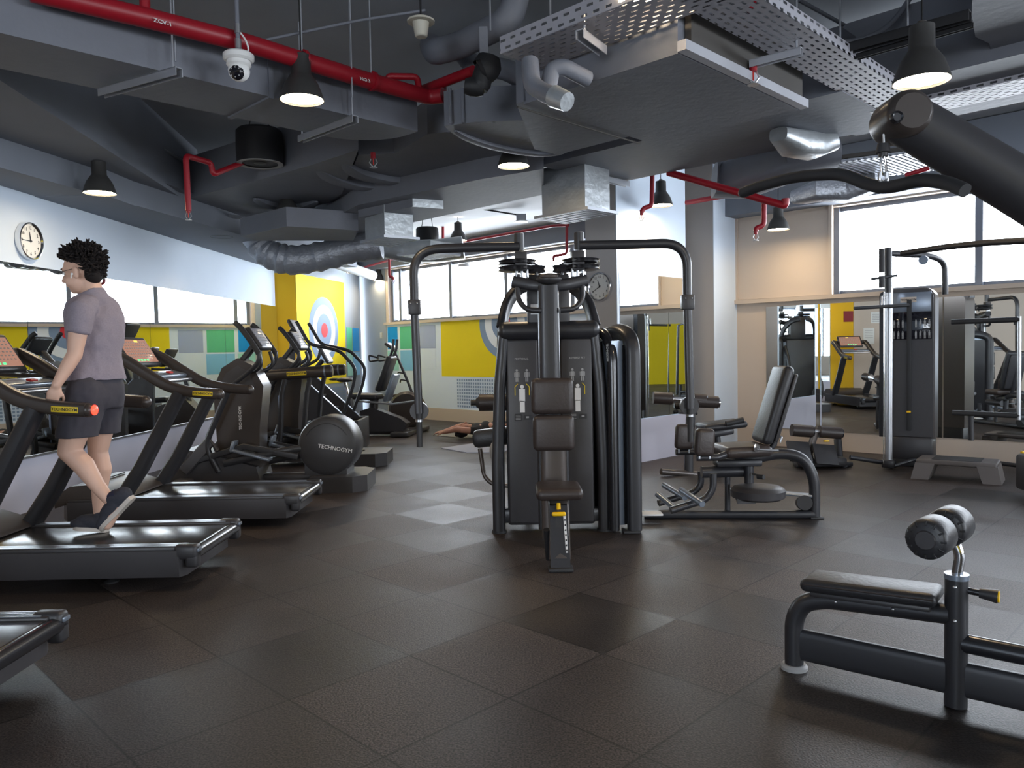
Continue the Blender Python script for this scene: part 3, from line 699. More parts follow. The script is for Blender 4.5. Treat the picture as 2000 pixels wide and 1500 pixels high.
yaw_main = math.atan2((P0[3] - P0[1]).y, (P0[3] - P0[1]).x)
for k, (px_, py_, s_) in enumerate(((316, 40, 'ZCV-1'), (316, 48, 'NO.22'), (708, 152, 'NO.3'))):
    p = PZ(px_, py_, zR) + Vector((.026, -.048, -.03)) ; tt = text(s_, .034, 'logo_white', main, p - main.location, Euler((PI / 2 - .35, 0, yaw_main)).to_matrix(), 'pipe_marking')
redpipe([PY(368, 412, 6.4), PY(363, 304, 6.4), PY(412, 318, 6.7), PY(416, 341, 6.7), PY(590, 270, 7.8)], .024, 'thin red pipe dropping beside the left beam in a hook', fil=.04)
sprinkler(PY(368, 416, 6.4), 'sprinkler head at the foot of the left red drop pipe', 1.3)
sprinkler(PZ(729, 310, 2.86), 'sprinkler head under the grey duct elbow, left of centre', 1.6)
sprinkler(PZ(1471, 140, 2.80), 'sprinkler head beside the dark side of the plenum', 1.6)
redpipe([PY(760, 498, 11.6), PY(761, 540, 11.6), PY(768, 542, 11.6)], .022, 'short red drop pipe by the left end of the back windows')
# back window branch
redpipe([WP(-1.0, 3.0, .35), PY(858, 480, 12.6), PY(1080, 441, 11.2), PY(1110, 440, 11.0)], .02, 'thin red pipe running above the back windows')
redpipe([PY(865, 425, 12.4), PY(865, 472, 12.4), PY(855, 480, 12.4)], .022, 'short red drop pipe right of the small far speaker')
redpipe([PY(1107, 441, 11.0), PY(1107, 496, 11.0), PY(1082, 500, 11.0), PY(1081, 506, 11.0)], .02, 'red drop pipe hanging in front of the back windows')
redpipe([PY(1274, 340, 8.0), PY(1273, 402, 8.0), PY(1258, 406, 8.0), PY(1253, 414, 8.0)], .024, 'red drop pipe behind the lamp beside the blue partition')
rp = redpipe([PY(1305, 337, 7.2), PY(1534, 402, 6.6), PY(1534, 388, 6.6)], .032, 'bright red pipe sloping across the view above the white column')
redpipe([PY(1492, 396, 7.2), PY(1492, 440, 7.2), PY(1477, 446, 7.2), PY(1476, 452, 7.2)], .024, 'red drop pipe left of the lamp at the beige blind')
redpipe([PY(1340, 396, 9.0), PY(1430, 380, 8.6)], .028, 'red cross pipe running behind the bright sloping one')
redpipe([PY(1130, 291, 7.0), PY(1180, 294, 7.0)], .03, 'short red pipe glimpsed above the long duct')
redpipe([PY(1468, -30, 4.6), PY(1468, 22, 4.6)], .028, 'red pipe end dropping at the top edge above the tray')
redpipe([PY(1768, 343, 6.6), PY(1815, 328, 6.5)], .02, 'small red pipe by the slatted grille behind the lat bar')
for (x, y, Yv, s, lb) in ((853, 487, 12.4, 1.2, 'tiny sprinkler by the far speaker'), (768, 546, 11.6, 1.2, 'tiny sprinkler at the left of the back windows'), (1081, 510, 11., 1.2, 'tiny sprinkler in front of the back windows'), (1253, 420, 8.0, 1.3, 'sprinkler head beside the blue partition lamp'), (1476, 458, 7.2, 1.3, 'sprinkler head left of the beige blind lamp')):
    sprinkler(PY(x, y, Yv), lb, s)
# return grille near right
gr = thing('return_grille', PZ(1720, 345, 2.72), 0, 'slatted metal return grille above the lat bar', 'air grille')
P = [PZ(1600, 322, 2.85), PZ(1770, 300, 2.85), PZ(1850, 330, 2.85), PZ(1690, 350, 2.85)]
b = MB()
for i in range(4):
    p, q = P[i], P[(i + 1) % 4]; c = sum(P, Vector()) / 4; b.prism([p, q, c + (q - c) * .93, c + (p - c) * .93], (0, 0, .02))
child(b, 'frame', 'galv', gr)
b = MB()
for k in range(14):
    f = (k + .5) / 14; a = P[0].lerp(P[1], f); e = P[3].lerp(P[2], f); w_ = (P[1] - P[0]) * .018
    b.prism([a - w_, a + w_, e + w_, e - w_], (0, 0, .015))
child(b, 'slats', 'galv', gr); b = MB().prism([p + UP * .03 for p in P], (0, 0, .03)); child(b, 'dark_throat', 'duct_dark', gr)
# ---- pendant lamps
RL = .130
def make_lamp():
    t = thing('pendant_lamp', (0, 0, 0), 0, 'x', 'lamp', 'bell-shaped pendant lamps')
    prof = [(.046, .268), (.056, .262), (.058, .155), (.075, .13), (.098, .095), (.115, .05), (.130, 0), (.126, 0), (.111, .05), (.094, .095), (.07, .125), (.05, .15)]
    MB().lathe(prof, n=36).build('shade', 'lamp_grey', t)
    MB().lathe([(.0, .012), (.119, .012)], n=32).build('glowing_diffuser', 'lamp_glow', t)
    MB().cyl((0, 0, .262), (0, 0, .285), .02, n=12).build('cap', 'cable', t)
    return t
lamp0 = make_lamp()
def place_lamp(px_, py_, wpx, label, first=False, ztop=SL, canopy=True, Yd=None, E=7):
    Yv = Yd or .26 * 1509 / wpx; p = PY(px_, py_, Yv)
    t = lamp0 if first else dup(lamp0, p, 0, label); t.location = p; t['label'] = label
    b = MB().cyl((0, 0, .28), (0, 0, ztop - p.z), .004, n=6); b.build('cord', 'cable', t)
    if canopy:
        b = MB().box((0, 0, ztop - p.z - .055), (.12, .12, .11), bev=.01); b.build('junction_box', 'lamp_grey', t)
    l = bpy.data.lights.new('lamp_light', 'SPOT'); l.energy = E if px_ not in (1520, 740, 690, 676, 195, 906, 1125) else E * .15; l.color = (1, .70, .42); l.shadow_soft_size = .07; l.spot_size = 2.1; l.spot_blend = .6
    lo = bpy.data.objects.new('lamp_light', l); COL.objects.link(lo); lo.location = p + Vector((0, 0, -.004))
    return t
LAMPS = [(590, 196, 84, 'pendant lamp lit beside the white dome camera', 3.6, 0), (195, 378, 60, 'pendant lamp lit above the left wall clock, below a square junction box', 3.6, 1),
    (1003, 325, 62, 'lit pendant lamp seen only as a bright disc under the centre duct', 3.6, 0), (1800, 160, 104, 'big pendant lamp glowing just above the black boom joint', 3.6, 1),
    (1291, 402, 46, 'pendant lamp in front of the blue partition wall', 3.6, 0), (1520, 449, 42.5, 'pendant lamp in front of the beige blind', 3.6, 0),
    (895, 470, 34, 'pendant lamp right of the small far speaker', 3.6, 1), (433, 463, 42, 'pendant lamp under the lumpy left duct', 3.6, 0),
    (561, 418, 47, 'lit pendant lamp seen as a disc under the lumpy left duct edge', 3.6, 0), (676, 507, 32, 'pendant lamp disc under the flexible duct end', 3.2, 0),
    (690, 533, 27, 'small far pendant lamp in front of the yellow pillar top', 3.2, 0), (740, 549, 25, 'small far pendant lamp by the grey back corner', 3.2, 0),
    (906, 522, 25, 'small far pendant lamp inside the curve of the machine arm', 3.2, 0), (1125, 494, 30, 'small pendant lamp behind the right machine arm pivot', 3.2, 0),
    (1245, -10, 105, 'pendant lamp cut by the top edge, over the cable tray', 3.6, 0)]
for i, (x, y, w_, lb, zt, cn) in enumerate(LAMPS): place_lamp(x, y, w_, lb, i == 0, zt, bool(cn))
# a few more of the same row out of frame that light the near floor are omitted where the photo shows nothing of them
# ---- hanging speakers
def speaker(c, r, h, label):
    t = thing('hanging_speaker', c, 0, label, 'speaker', 'black hanging speakers')
    MB().lathe([(0, h), (r * .9, h), (r, h * .93), (r * 1.02, h * .5), (r, 0), (r * .93, -.005), (r * .93, .01)], n=36).build('cabinet', 'cable', t)
    MB().lathe([(r * .78, -.002), (r * 1.0, -.006), (r * 1.0, .006)], n=36).build('trim_ring', 'label_grey', t)
    MB().lathe([(0, .012), (r * .85, .004)], n=36).build('driver_grille', 'rubber', t)
    MB().lathe([(0, -.002), (r * .2, -.0), (r * .28, .004)], n=20).build('tweeter', 'lamp_grey', t)
    for s in (-1, 1): MB().tube([(s * r * .5, 0, h), (s * r * .1, .02, SL - c.z)], .004, n=6).build('hanging_cable', 'cable', t)
    return t
speaker(PY(508, 320, 7.0), .20, .30, 'big black round speaker hanging below the left duct')
speaker(PY(835, 474, 11.5), .165, .22, 'small black round speaker hanging by the far drop pipe')
# ---- camera dome
Yc = 4.3
cm = thing('dome_camera', PY(466, 113, Yc), 0, 'white dome security camera on a grey pole', 'security camera')
MB().cyl((0, 0, .03), (0, 0, 1.2), .012, n=12).build('pole', 'pipe_grey', cm)
for z in (.13, .05): MB().cyl((0, 0, z), (0, 0, z + .05), .018, n=12).build('coupling', 'steel', cm)
MB().lathe([(0, .025), (.07, .025), (.082, .015), (.082, -.01), (.07, -.02), (0, -.02)], n=32).build('mount_plate', 'white_plastic', cm)
MB().lathe([(.062, -.018), (.066, -.04), (.05, -.055)], n=28).build('collar', 'white_plastic', cm)
MB().sph((0, 0, -.07), .058).build('housing', 'white_plastic', cm)
MB().lathe([(0, .058), (.028, .052), (.04, .04), (.043, .03)], c=(.0, 0, -.075), axis=(-.05, -1, -.35), n=24).build('lens_window', 'glass_dark', cm)
b = MB()
for k in range(8): a = k * PI / 4; b.sph((.028 * math.cos(a), -.062, -.097 + .026 * math.sin(a)), .004, n=8)
b.build('infrared_diodes', 'label_grey', cm)
MB().tube([(.01, 0, .14), (.04, 0, .1), (.055, 0, .06), (.055, 0, .01)], .005, n=8, fil=.02).build('lead', 'white_plastic', cm)
# ---- white detector (bell) at top
wd_ = thing('warning_bell', PY(822, 42, 4.6), 0, 'cream bell-shaped sensor hanging under the slab, top left of centre', 'sensor')
MB().lathe([(0, .03), (.035, .028), (.08, .005), (.08, -.005), (.055, -.008), (.03, .0)], n=28).build('flange', 'cream', wd_)
MB().lathe([(.05, 0), (.036, -.085), (.03, -.09), (0, -.09)], n=24).build('cup', 'cream', wd_)
MB().cyl((0, 0, .03), (0, 0, SL - wd_.location.z), .006, n=8).build('rod', 'cable', wd_)
# small projector-like box under white soffit
pj = thing('junction_box', PY(1018, 425, 11.0), 0, 'small grey junction box under the white soffit with black cables', 'junction box')
MB().box((0, 0, 0), (.14, .1, .1), bev=.01).build('box', 'galv', pj); MB().lathe([(0, -.06), (.1, -.06), (.1, -.05), (0, -.05)], n=20).build('base', 'white_plastic', pj)
MB().tube([(-.05, 0, .04), (-.5, 0, .12), (-.9, 0, .22)], .012, n=6).build('cable', 'cable', pj)
# threaded hanger rods on the big ducts (each its own rod)
for x, y, zb, lb in ((343, 120, 2.9, 'thin rod dropping to the left end of the strut near the lamp'), (688, 190, 2.9, 'thin rod by the right end of the red main'), (1075, 30, 3.0, 'thin rod dropping left of the lit top-edge lamp'), (382, 400, 3.0, 'thin rod beside the left red drop pipe'), (958, 60, 3.0, 'thin rod beside the elbow of the grey insulated pipe'), (1850, -5, 3.0, 'thin rod at the top right behind the glowing lamp')):
    a = PZ(x, y, zb); b = MB().cyl(a, Vector((a.x, a.y, SL)), .005, n=6); tag(b.build('hanger_rod', 'galv'), lb, 'hanger rod', 'threaded hanger rods')
# ---- clocks
def clock(c, n, d, r, hh, mm_, label):
    up = UP; t = thing('wall_clock', c, math.atan2(-n.x, n.y) + PI, label, 'clock', 'chrome-rimmed wall clocks')   # local -Y faces the room
    MB().lathe([(0, 0), (r, 0), (r * 1.02, .02), (r * 1.0, .045), (r * .93, .048), (r * .88, .035)], axis=(0, -1, 0), n=48).build('rim', 'chrome', t)
    MB().lathe([(0, .03), (r * .9, .03)], axis=(0, -1, 0), n=40).build('dial', 'paper', t)
    for k in range(1, 13):
        a = k * PI / 6; text(str(k), r * .24, 'cable', t, (r * .70 * math.sin(a), -.032, r * .70 * math.cos(a)), name='numeral', ext=.0004)
    for nm, ang, L, w_ in (('hour_hand', (hh + mm_ / 60) * PI / 6, .5, .035), ('minute_hand', mm_ * PI / 30, .68, .024)):
        L *= r; w_ *= r; dx, dz = math.sin(ang), math.cos(ang)
        b = MB().prism([(-dx * L * .15 - dz * w_, -.034, -dz * L * .15 + dx * w_), (dx * L - dz * w_ * .4, -.034, dz * L + dx * w_ * .4), (dx * L + dz * w_ * .4, -.034, dz * L - dx * w_ * .4), (-dx * L * .15 + dz * w_, -.034, -dz * L * .15 - dx * w_)], (0, -.003, 0)); b.build(nm, 'cable', t)
    MB().lathe([(0, .042), (r * .06, .038)], axis=(0, -1, 0), n=12).build('hub', 'cable', t)
    return t
clock(LP(6.68, 2.31, .003), LN, None, .158, 10.9, 45, 'chrome wall clock on the grey-blue left wall above the mirrors')
cc_ = PP(1175, 560, s0, UD * -1 if False else VD)
clock(cc_ - VD * .003, -VD, None, .155, 10.7, 40, 'chrome wall clock on the grey end of the partition, behind the machine')

clock(LP(4.60, 1.88, .014), LN, None, .14, 10.9, 45, 'round wall clock left of another, seen in the right mirror') if 0 else None
def merge_run(name, label, items, cat='air duct', group='ceiling air ducts'):
    root = bpy.data.objects.new(name, None); COL.objects.link(root); tag(root, label, cat, group)
    for o in items:
        if o.type == 'EMPTY':
            off = Vector(o.location)
            for ch in list(o.children):
                mi = ch.matrix_parent_inverse.copy(); ch.parent = root; ch.matrix_parent_inverse = Matrix.Translation(off) @ mi
            bpy.data.objects.remove(o, do_unlink=True)
        else:
            for kk in ('label', 'category', 'group'):
                if kk in o: del o[kk]
            o.name = 'duct_section'; o.parent = root
    return root
merge_run('air_duct', 'big grey duct run with rounded elbows and flat plenum box, centre of the ceiling', [dA, dB, dB2, dG, pl])
merge_run('air_duct', 'grey duct run continuing right behind the plenum, with foil branch above the lat bar', [dD, dD2, dE, rd])
merge_run('air_duct', 'rear duct run with pale box end and foil section above the back windows', [dF, bx, dXf, dXs])
# ================================================================== CARDIO MACHINES
def hood_profile(poly_xz, y0, y1, bev=.02):
    b = MB().prism([(x, y0, z) for x, z in poly_xz], (0, y1 - y0, 0)); b.bevel(bev, 3); return b
def logo_h(s, size, m, par, c, face='-y', tilt=0, plate=None):
    """text lettering on a side face"""
    rot = (PI / 2, tilt, 0) if face == '-y' else (PI / 2, tilt, PI) if face == '+y' else (PI / 2, 0, PI / 2)
    return text(s, size, m, par, c, Euler(rot, 'XYZ').to_matrix(), 'logo')
def make_treadmill(label):
    """local: origin on the floor under the rear end, machine runs toward -x, y across"""
    t = thing('treadmill', (0, 0, 0), 0, label, 'treadmill', 'black treadmills facing the left mirror')
    L = 1.72; W = .35
    # base tray : tapered boat-shaped skirt
    b = MB(); poly = [(-.075, -W - .012), (-L, -W - .012), (-L - .10, -W + .12), (-L - .12, 0), (-L - .10, W - .12), (-L, W + .012), (-.075, W + .012), (-.05, W - .04), (-.05, -W + .04)]
    b.prism([(x, y, .068) for x, y in poly], (0, 0, .148)); b.bevel(.022, 3); b.build('base_skirt', 'dark_plastic', t)
    b = MB()
    for s in (-1, 1): b.box((-.87, s * .310, .222), (1.70, .085, .03), bev=.010)
    b.build('side_rails', 'black_plastic', t)
    for s in (-1, 1):
        b = MB()
        for k in range(4): b.box((-.87, s * .310 - .028 + k * .019, .239), (1.64, .010, .004))
        b.build('ribbed_strip', 'rail_silver', t)
        b = MB().box((-.04, s * .325, .205), (.13, .075, .085), bev=.022, seg=3); b.box((-.01, s * .325, .165), (.07, .07, .10), bev=.02, seg=3); b.build('end_cap', 'black_plastic', t)
        b = MB(); b.box((.028, s * .325, .215), (.012, .045, .02), bev=.004); b.build('cap_stripe', 'silver_blue', t)
    b = MB().box((-.86, 0, .221), (1.68, .545, .012), bev=.004); b.build('running_belt', 'belt', t)
    b = MB().cyl((-.008, -.31, .190), (-.008, .31, .190), .036, n=24); b.build('rear_roller', 'black_gloss', t)
    text('RUN', .075, 'label_grey', t, (-.62, .17, .2265), Euler((0, 0, PI)).to_matrix(), 'belt_print', ext=.0003, sx=1.6)
    # motor hood
    b = hood_profile([(-L - .10, .17), (-L - .11, .25), (-L + .02, .335), (-L + .17, .345), (-L + .42, .262), (-L + .44, .235), (-L, .2)], -.345, .345, .03); b.build('motor_cover', 'brown_plastic', t)
    b = MB().tube([(-L + .16, -.20, .352), (-L + .16, .20, .352)], .005, n=6); b.build('hood_seam', 'rubber', t)
    # feet
    for x, y in ((-.54, -.2), (-.54, .2), (-1.6, -.2), (-1.6, .2)):
        b = MB().lathe([(0, 0), (.04, 0), (.042, .010), (.018, .020), (.01, .022)], c=(x, y, 0), n=20); o = b.build('foot', 'rubber', t)
        MB().cyl((x, y, .02), (x, y, .08), .009, n=10).build('foot_screw', 'chrome', o)
    # uprights
    for s in (-1, 1):
        b = MB().tube([(-1.32, s * .325, .235), (-1.16, s * .325, .47), (-.90, s * .325, .94), (-.85, s * .325, 1.03)], [.062, .060, .056, .054], n=20, sec=(1, .82)); b.build('upright', 'black_metal', t)
        # handrail, long curve from console down to the rear
        H = smooth_px([(-1.36, 1.335), (-1.24, 1.27), (-1.10, 1.175), (-.93, 1.075), (-.76, 1.03), (-.56, 1.01)], 5)
        b = MB().tube([(x, s * .335, z) for x, z in H], .042, n=18, sec=(1, .95)); b.sph((-.56, s * .335, 1.01), .041)
        h = b.build('handrail', 'brown_plastic', t)
        b = MB().box((-.665, s * (.335 + .0405), 1.018), (.15, .006, .034), rot=(0, .07, 0), bev=.003); b.build('logo_plate', 'logo_yellow', h)
        logo_h('TECHNOGYM', .023, 'rubber', h, (-.665, s * (.335 + .0445), 1.018), '-y' if s < 0 else '+y', .07 * (1 if s < 0 else -1))
    # console
    rot = Matrix.Rotation(math.radians(-32), 4, 'Y')
    pan = MB().box((-1.33, 0, 1.335), (.045, .50, .27), rot=rot, bev=.018, seg=3).build('console', 'black_plastic', t)
    n = rot @ Vector((1, 0, 0)); c = Vector((-1.33, 0, 1.335)) + n * .024
    MB().box(c, (.003, .44, .21), rot=rot, bev=.001).build('display', 'screen_amber', pan)
    b = MB(); up = rot @ Vector((0, 0, 1))
    for i in range(11):
        for j in range(6): b.box(c + n * .003 + Vector((0, -.18 + i * .036, 0)) + up * (-.055 + j * .026), (.002, .016, .008), rot=rot)
    b.build('printed_keys', 'label_grey', pan)
    b = MB()
    for i in range(4): b.box(c + n * .003 + Vector((0, -.1 + i * .05, 0)) - up * .088, (.003, .026, .014), rot=rot)
    b.build('status_lights', 'led_green', pan)
    b = MB().box(c + n * .003 + Vector((0, .05, 0)) + up * .088, (.002, .05, .016), rot=rot); b.build('lit_digits', 'led_amber', pan)
    # tray and cross bar beneath
    b = MB().box((-1.12, 0, 1.155), (.13, .60, .035), rot=(0, .25, 0), bev=.014, seg=3); tr = b.build('accessory_tray', 'silver_blue', t)
    MB().box((-1.07, 0, 1.175), (.035, .07, .014), rot=(0, .25, 0), bev=.005).build('stop_key', 'red_plastic', tr)
    MB().tube([(-1.03, -.33, 1.11), (-1.03, .33, 1.11)], .018, n=12).build('cross_bar', 'steel', t)
    MB().tube([(-1.36, -.33, 1.335), (-1.42, -.15, 1.30), (-1.42, .15, 1.30), (-1.36, .33, 1.335)], .04, n=14, fil=.08).build('rear_bridge', 'brown_plastic', t)
    return t
tm = make_treadmill('treadmill the man is walking on, its near rail end lit red')
T1L = (-1.80, 4.62, 0); T2L = (-1.64, 6.12, 0); T0L = (-1.91, 2.86, 0)
t2 = dup(tm, T2L, 0, 'empty treadmill behind the walking man, with the lit keypad console')
t0 = dup(tm, T0L, 0, 'treadmill at the lower left edge, only its rear corner in view')
tm.location = T1L
MB().sph((-.522, -.335, 1.01), .029, sc=(.5, 1, 1)).build('red_light', 'red_led', tm)
MB().tube([(-1.2, -.30, .012), (-1.35, -.45, .012), (-1.7, -.42, .012), (-2.0, -.3, .012), (-2.2, -.1, .012)], .008, n=6, fil=.1).build('power_cable', 'cable', t2)
# ---- ellipticals
def make_elliptical(label, drum=True):
    t = thing('elliptical_trainer', (0, 0, 0), 0, label, 'elliptical trainer')
    # base beam and plinths
    b = MB(); b.box((-.85, 0, .10), (1.35, .16, .10), bev=.02); b.box((-1.62, 0, .09), (.16, .62, .12), bev=.03, seg=3); b.build('base_frame', 'dark_plastic', t)
    poly = [(-.42, -.32), (-.02, -.32), (.10, -.22), (.10, .22), (-.02, .32), (-.42, .32)]
    b = MB().prism([(x, y, .0) for x, y in poly], (0, 0, .15)); b.bevel(.02, 3); b.build('rear_plinth', 'grey_panel', t)
    for s in (-1, 1):
        # pedal arms and foot pads
        z0 = .34 if s < 0 else .24
        b = MB().tube([(-.30, s * .13, .42 if s < 0 else .30), (-.60, s * .17, z0 + .06), (-.75, s * .20, z0 + .04), (-1.25, s * .20, z0 - .06)], .026, n=12, sec=(1.0, 1.3)); b.build('pedal_arm', 'black_metal', t)
        b = MB(); x0 = -.98 if s < 0 else -.74; zz = .36
        b.box((x0, s * .2, zz), (.36, .13, .03), rot=(0, .28, 0), bev=.01); b.box((x0 - .17, s * .2, zz + .085), (.03, .13, .11), rot=(0, .28, 0), bev=.012); b.build('foot_pedal', 'silver_blue', t)
        b = MB().tube([(-1.3, s * .2, .2), (-1.42, s * .22, .45), (-1.18, s * .24, .95)], .028, n=12, fil=.15); b.build('swing_link', 'black_metal', t)
        b = MB().tube([(-1.55, s * .22, .30), (-1.05, s * .21, .44), (-.55, s * .20, .33)], .022, n=10, sec=(1, 1.4)); b.build('guide_link', 'black_metal', t)
        b = MB().tube([(-1.62, s * .24, .22), (-1.36, s * .22, .50), (-1.30, s * .22, .40)], .03, n=8, sec=(.6, 1.8)); b.build('rocker_plate', 'dark_plastic', t)
        # '>'-shaped moving handle
        b = MB().tube([(-1.20, s * .25, .93), (-1.13, s * .25, 1.02), (-.98, s * .25, 1.13), (-.88, s * .26, 1.22), (-.86, s * .26, 1.30), (-.95, s * .25, 1.44), (-1.05, s * .235, 1.57), (-1.09, s * .22, 1.60)], .021, n=12, fil=.07); a = b.build('moving_handle', 'black_metal', t)
        b = MB().tube([(-.87, s * .26, 1.31), (-.95, s * .25, 1.44), (-1.05, s * .235, 1.57), (-1.09, s * .22, 1.60)], .026, n=12, fil=.05); b.build('rubber_grip', 'rubber', a)
        b = MB().tube([(-1.02, s * .12, 1.14), (-.92, s * .17, 1.15), (-.87, s * .18, 1.21), (-.90, s * .17, 1.33)], .018, n=10, fil=.04); b.build('fixed_handle', 'black_metal', t)
    # front tower hood
    b = hood_profile([(-1.30, .08), (-1.34, .5), (-1.36, .98), (-1.27, 1.18), (-1.12, 1.27), (-.98, 1.20), (-.88, 1.0), (-.93, .6), (-.95, .08)], -.12, .12, .05); hd = b.build('front_tower', 'brown_plastic', t)
    b = MB().prism([(-1.30, -.125, 1.0), (-1.23, -.125, 1.13), (-1.12, -.125, 1.2), (-1.02, -.125, 1.14), (-.96, -.125, 1.0), (-1.05, -.125, .97), (-1.12, -.125, 1.02), (-1.2, -.125, .98)], (0, .004, 0)); b.build('tower_inlay', 'dark_plastic', hd)
    text('TECHNOGYM', .036, 'logo_white', hd, (-1.11, -.1225, .70), Euler((PI / 2, -PI / 2, 0)).to_matrix(), 'logo')
    b = hood_profile([(-1.75, .04), (-1.78, .25), (-1.62, .42), (-1.35, .36), (-.95, .24), (-.90, .06)], -.20, .20, .035); b.build('front_housing', 'dark_plastic', t)
    # console
    MB().tube([(-1.15, 0, 1.2), (-1.0, 0, 1.38)], .035, n=14, sec=(1.4, .8)).build('console_post', 'black_plastic', t)
    rot = Matrix.Rotation(math.radians(-33), 4, 'Y'); c = Vector((-.95, 0, 1.45))
    cs = MB().box(c, (.06, .34, .25), rot=rot, bev=.025, seg=3).build('console', 'black_plastic', t); n = rot @ Vector((1, 0, 0))
    MB().box(c + n * .0305, (.003, .29, .20), rot=rot, bev=.001).build('display', 'screen_pale', cs)
    b = MB(); up = rot @ Vector((0, 0, 1))
    for i in range(6):
        for j in range(5): b.box(c + n * .033 + Vector((0, -.11 + i * .044, 0)) + up * (-.07 + j * .034), (.002, .026, .012), rot=rot)
    b.build('printed_keys', 'label_grey', cs)
    return t
e1 = make_elliptical('elliptical trainer with a big round rear drum beside the second treadmill')
R_ = .285
b = MB().lathe([(0, -.19), (R_ * .82, -.19), (R_ * .95, -.175), (R_, -.14), (R_, .14), (R_ * .95, .175), (R_ * .82, .19), (0, .19)], c=(-.28, 0, .42), axis=(0, 1, 0), n=56)
dr = b.build('flywheel_drum', 'black_plastic', e1)
b = MB().prism([(-.50, -.17, .15), (-.10, -.17, .15), (-.10, -.17, .25), (-.50, -.17, .38)], (0, .34, 0)); b.bevel(.02); b.build('drum_cradle', 'black_plastic', e1)
b = MB().tube([(-.28 + .22 * math.cos(a), -.1915, .42 + .22 * math.sin(a)) for a in [math.radians(150 - k * 10) for k in range(13)]], .003, n=6); b.build('drum_groove', 'rubber', dr)
text('TECHNOGYM', .052, 'logo_white', dr, (-.20, -.1925, .40), Euler((PI / 2, .18, 0)).to_matrix(), 'logo')
E1L = Vector((-1.48, 7.45, 0)); e1.location = E1L
e2 = make_elliptical('elliptical trainer behind the drum one, with thick logo rails')
for s in (-1, 1):
    b = MB().tube([(-1.30, s * .34, 1.06), (-.48, s * .34, 1.10)], .066, n=18, sec=(1, 1)); b.lathe([(.066, -.002), (.05, .012), (0, .014)], c=(-.48, s * .34, 1.10), axis=(1, 0, .05), n=18); h = b.build('side_rail', 'brown_plastic', e2)
    MB().lathe([(.067, 0), (.068, .01), (.067, .02)], c=(-.56, s * .34, 1.096), axis=(1, 0, .05), n=20).build('end_ring', 'silver_blue', h)
    MB().box((-.86, s * .405, 1.08), (.22, .006, .045), rot=(0, -.05, 0), bev=.002).build('logo_plate', 'logo_yellow', h)
    logo_h('TECHNOGYM', .034, 'rubber', h, (-.86, s * .4095, 1.08), '-y' if s < 0 else '+y', -.05)
    for x0, x1 in ((-1.0, -1.06), (-.72, -.80)):
        b = MB().tube([(x0, s * .34, 1.06), (x0 - .05, s * .34, .85), (x1 - .03, s * .33, .3), (x1, s * .3, .08)], .026, n=10, sec=(1, 1.3)); b.build('rail_leg', 'black_metal', e2)
E2L = Vector((-1.55, 9.05, 0)); e2.location = E2L
MB().box((-1.145, -.13, .55), (.02, .012, .55), bev=.004).build('blue_side_strip', 'sq_slate', e2)
# ---- stair climber
sc = thing('stair_climber', (-2.0, 10.35, 0), 0, 'dark stair climber with tall curved handrails in front of the yellow pillar', 'stair climber')
for s in (-1, 1):
    b = hood_profile([(-.98, .05), (-1.0, .95), (-.90, 1.08), (-.72, .98), (-.12, .42), (0, .42), (0, .04)], s * .34 - .035, s * .34 + .035, .015); sp = b.build('side_panel', 'dark_plastic', sc)
    MB().tube([(-.84, s * .34, 1.075), (-.74, s * .34, 1.01), (-.14, s * .34, .44)], .022, n=8, sec=(1.6, .4)).build('edge_trim', 'silver_blue', sp)
    b = MB().tube([(-.22, s * .33, .45), (-.06, s * .33, .88), (-.02, s * .33, 1.10), (-.22, s * .33, 1.33), (-.42, s * .33, 1.38), (-.62, s * .32, 1.42), (-.78, s * .30, 1.72)], .023, n=12, fil=.09); b.build('handrail', 'black_metal', sc)
    MB().tube([(-.62, s * .32, 1.42), (-.66, s * .30, 1.22), (-.85, s * .28, 1.12)], .022, n=10, fil=.06).build('lower_handle', 'black_metal', sc)
b = MB()
for k in range(4): b.box((-.14 - k * .17, 0, .22 + k * .17), (.19, .60, .03), bev=.008)
b.build('steps', 'black_plastic', sc)
b = MB().box((-.02, 0, .22), (.05, .72, .40), bev=.015); b.build('rear_box', 'black_plastic', sc)
b = MB().box((-.5, 0, .06), (1.0, .66, .1), bev=.02); b.build('base', 'dark_plastic', sc)
rot = Matrix.Rotation(math.radians(-28), 4, 'Y')
cs = MB().box((-.86, 0, 1.62), (.05, .36, .30), rot=rot, bev=.02, seg=3).build('console', 'black_plastic', sc)
MB().box(Vector((-.86, 0, 1.62)) + (rot @ Vector((.026, 0, 0))), (.003, .31, .25), rot=rot).build('display', 'screen_pale', cs)
MB().tube([(-.95, 0, 1.0), (-.92, 0, 1.5)], .04, n=12).build('console_post', 'black_plastic', sc)
# ---- upright bike behind
ub = thing('upright_bike', (-2.38, 11.55, 0), 0, 'upright exercise bike, only its saddle and screen show past the stair climber', 'exercise bike')
MB().box((-.4, 0, .06), (1.1, .12, .1), bev=.02).build('base', 'dark_plastic', ub)
for x in (-.9, .12): MB().box((x, 0, .05), (.1, .5, .08), bev=.02).build('stabiliser', 'dark_plastic', ub)
b = hood_profile([(-.85, .1), (-.85, .5), (-.6, .75), (-.4, .6), (-.1, .5), (-.1, .1)], -.12, .12, .05); b.build('body', 'brown_plastic', ub)
MB().cyl((.0, 0, .3), (-.06, 0, .62), .045, n=16).build('seat_tube', 'black_plastic', ub)
MB().cyl((-.05, 0, .58), (-.11, 0, .86), .028, n=16).build('seat_post', 'chrome', ub)
b = MB(); b.sph((-.12, 0, .90), .13, sc=(1.0, .8, .28)); b.sph((-.27, 0, .91), .06, sc=(1.5, .6, .35)); b.build('saddle', 'vinyl_black', ub)
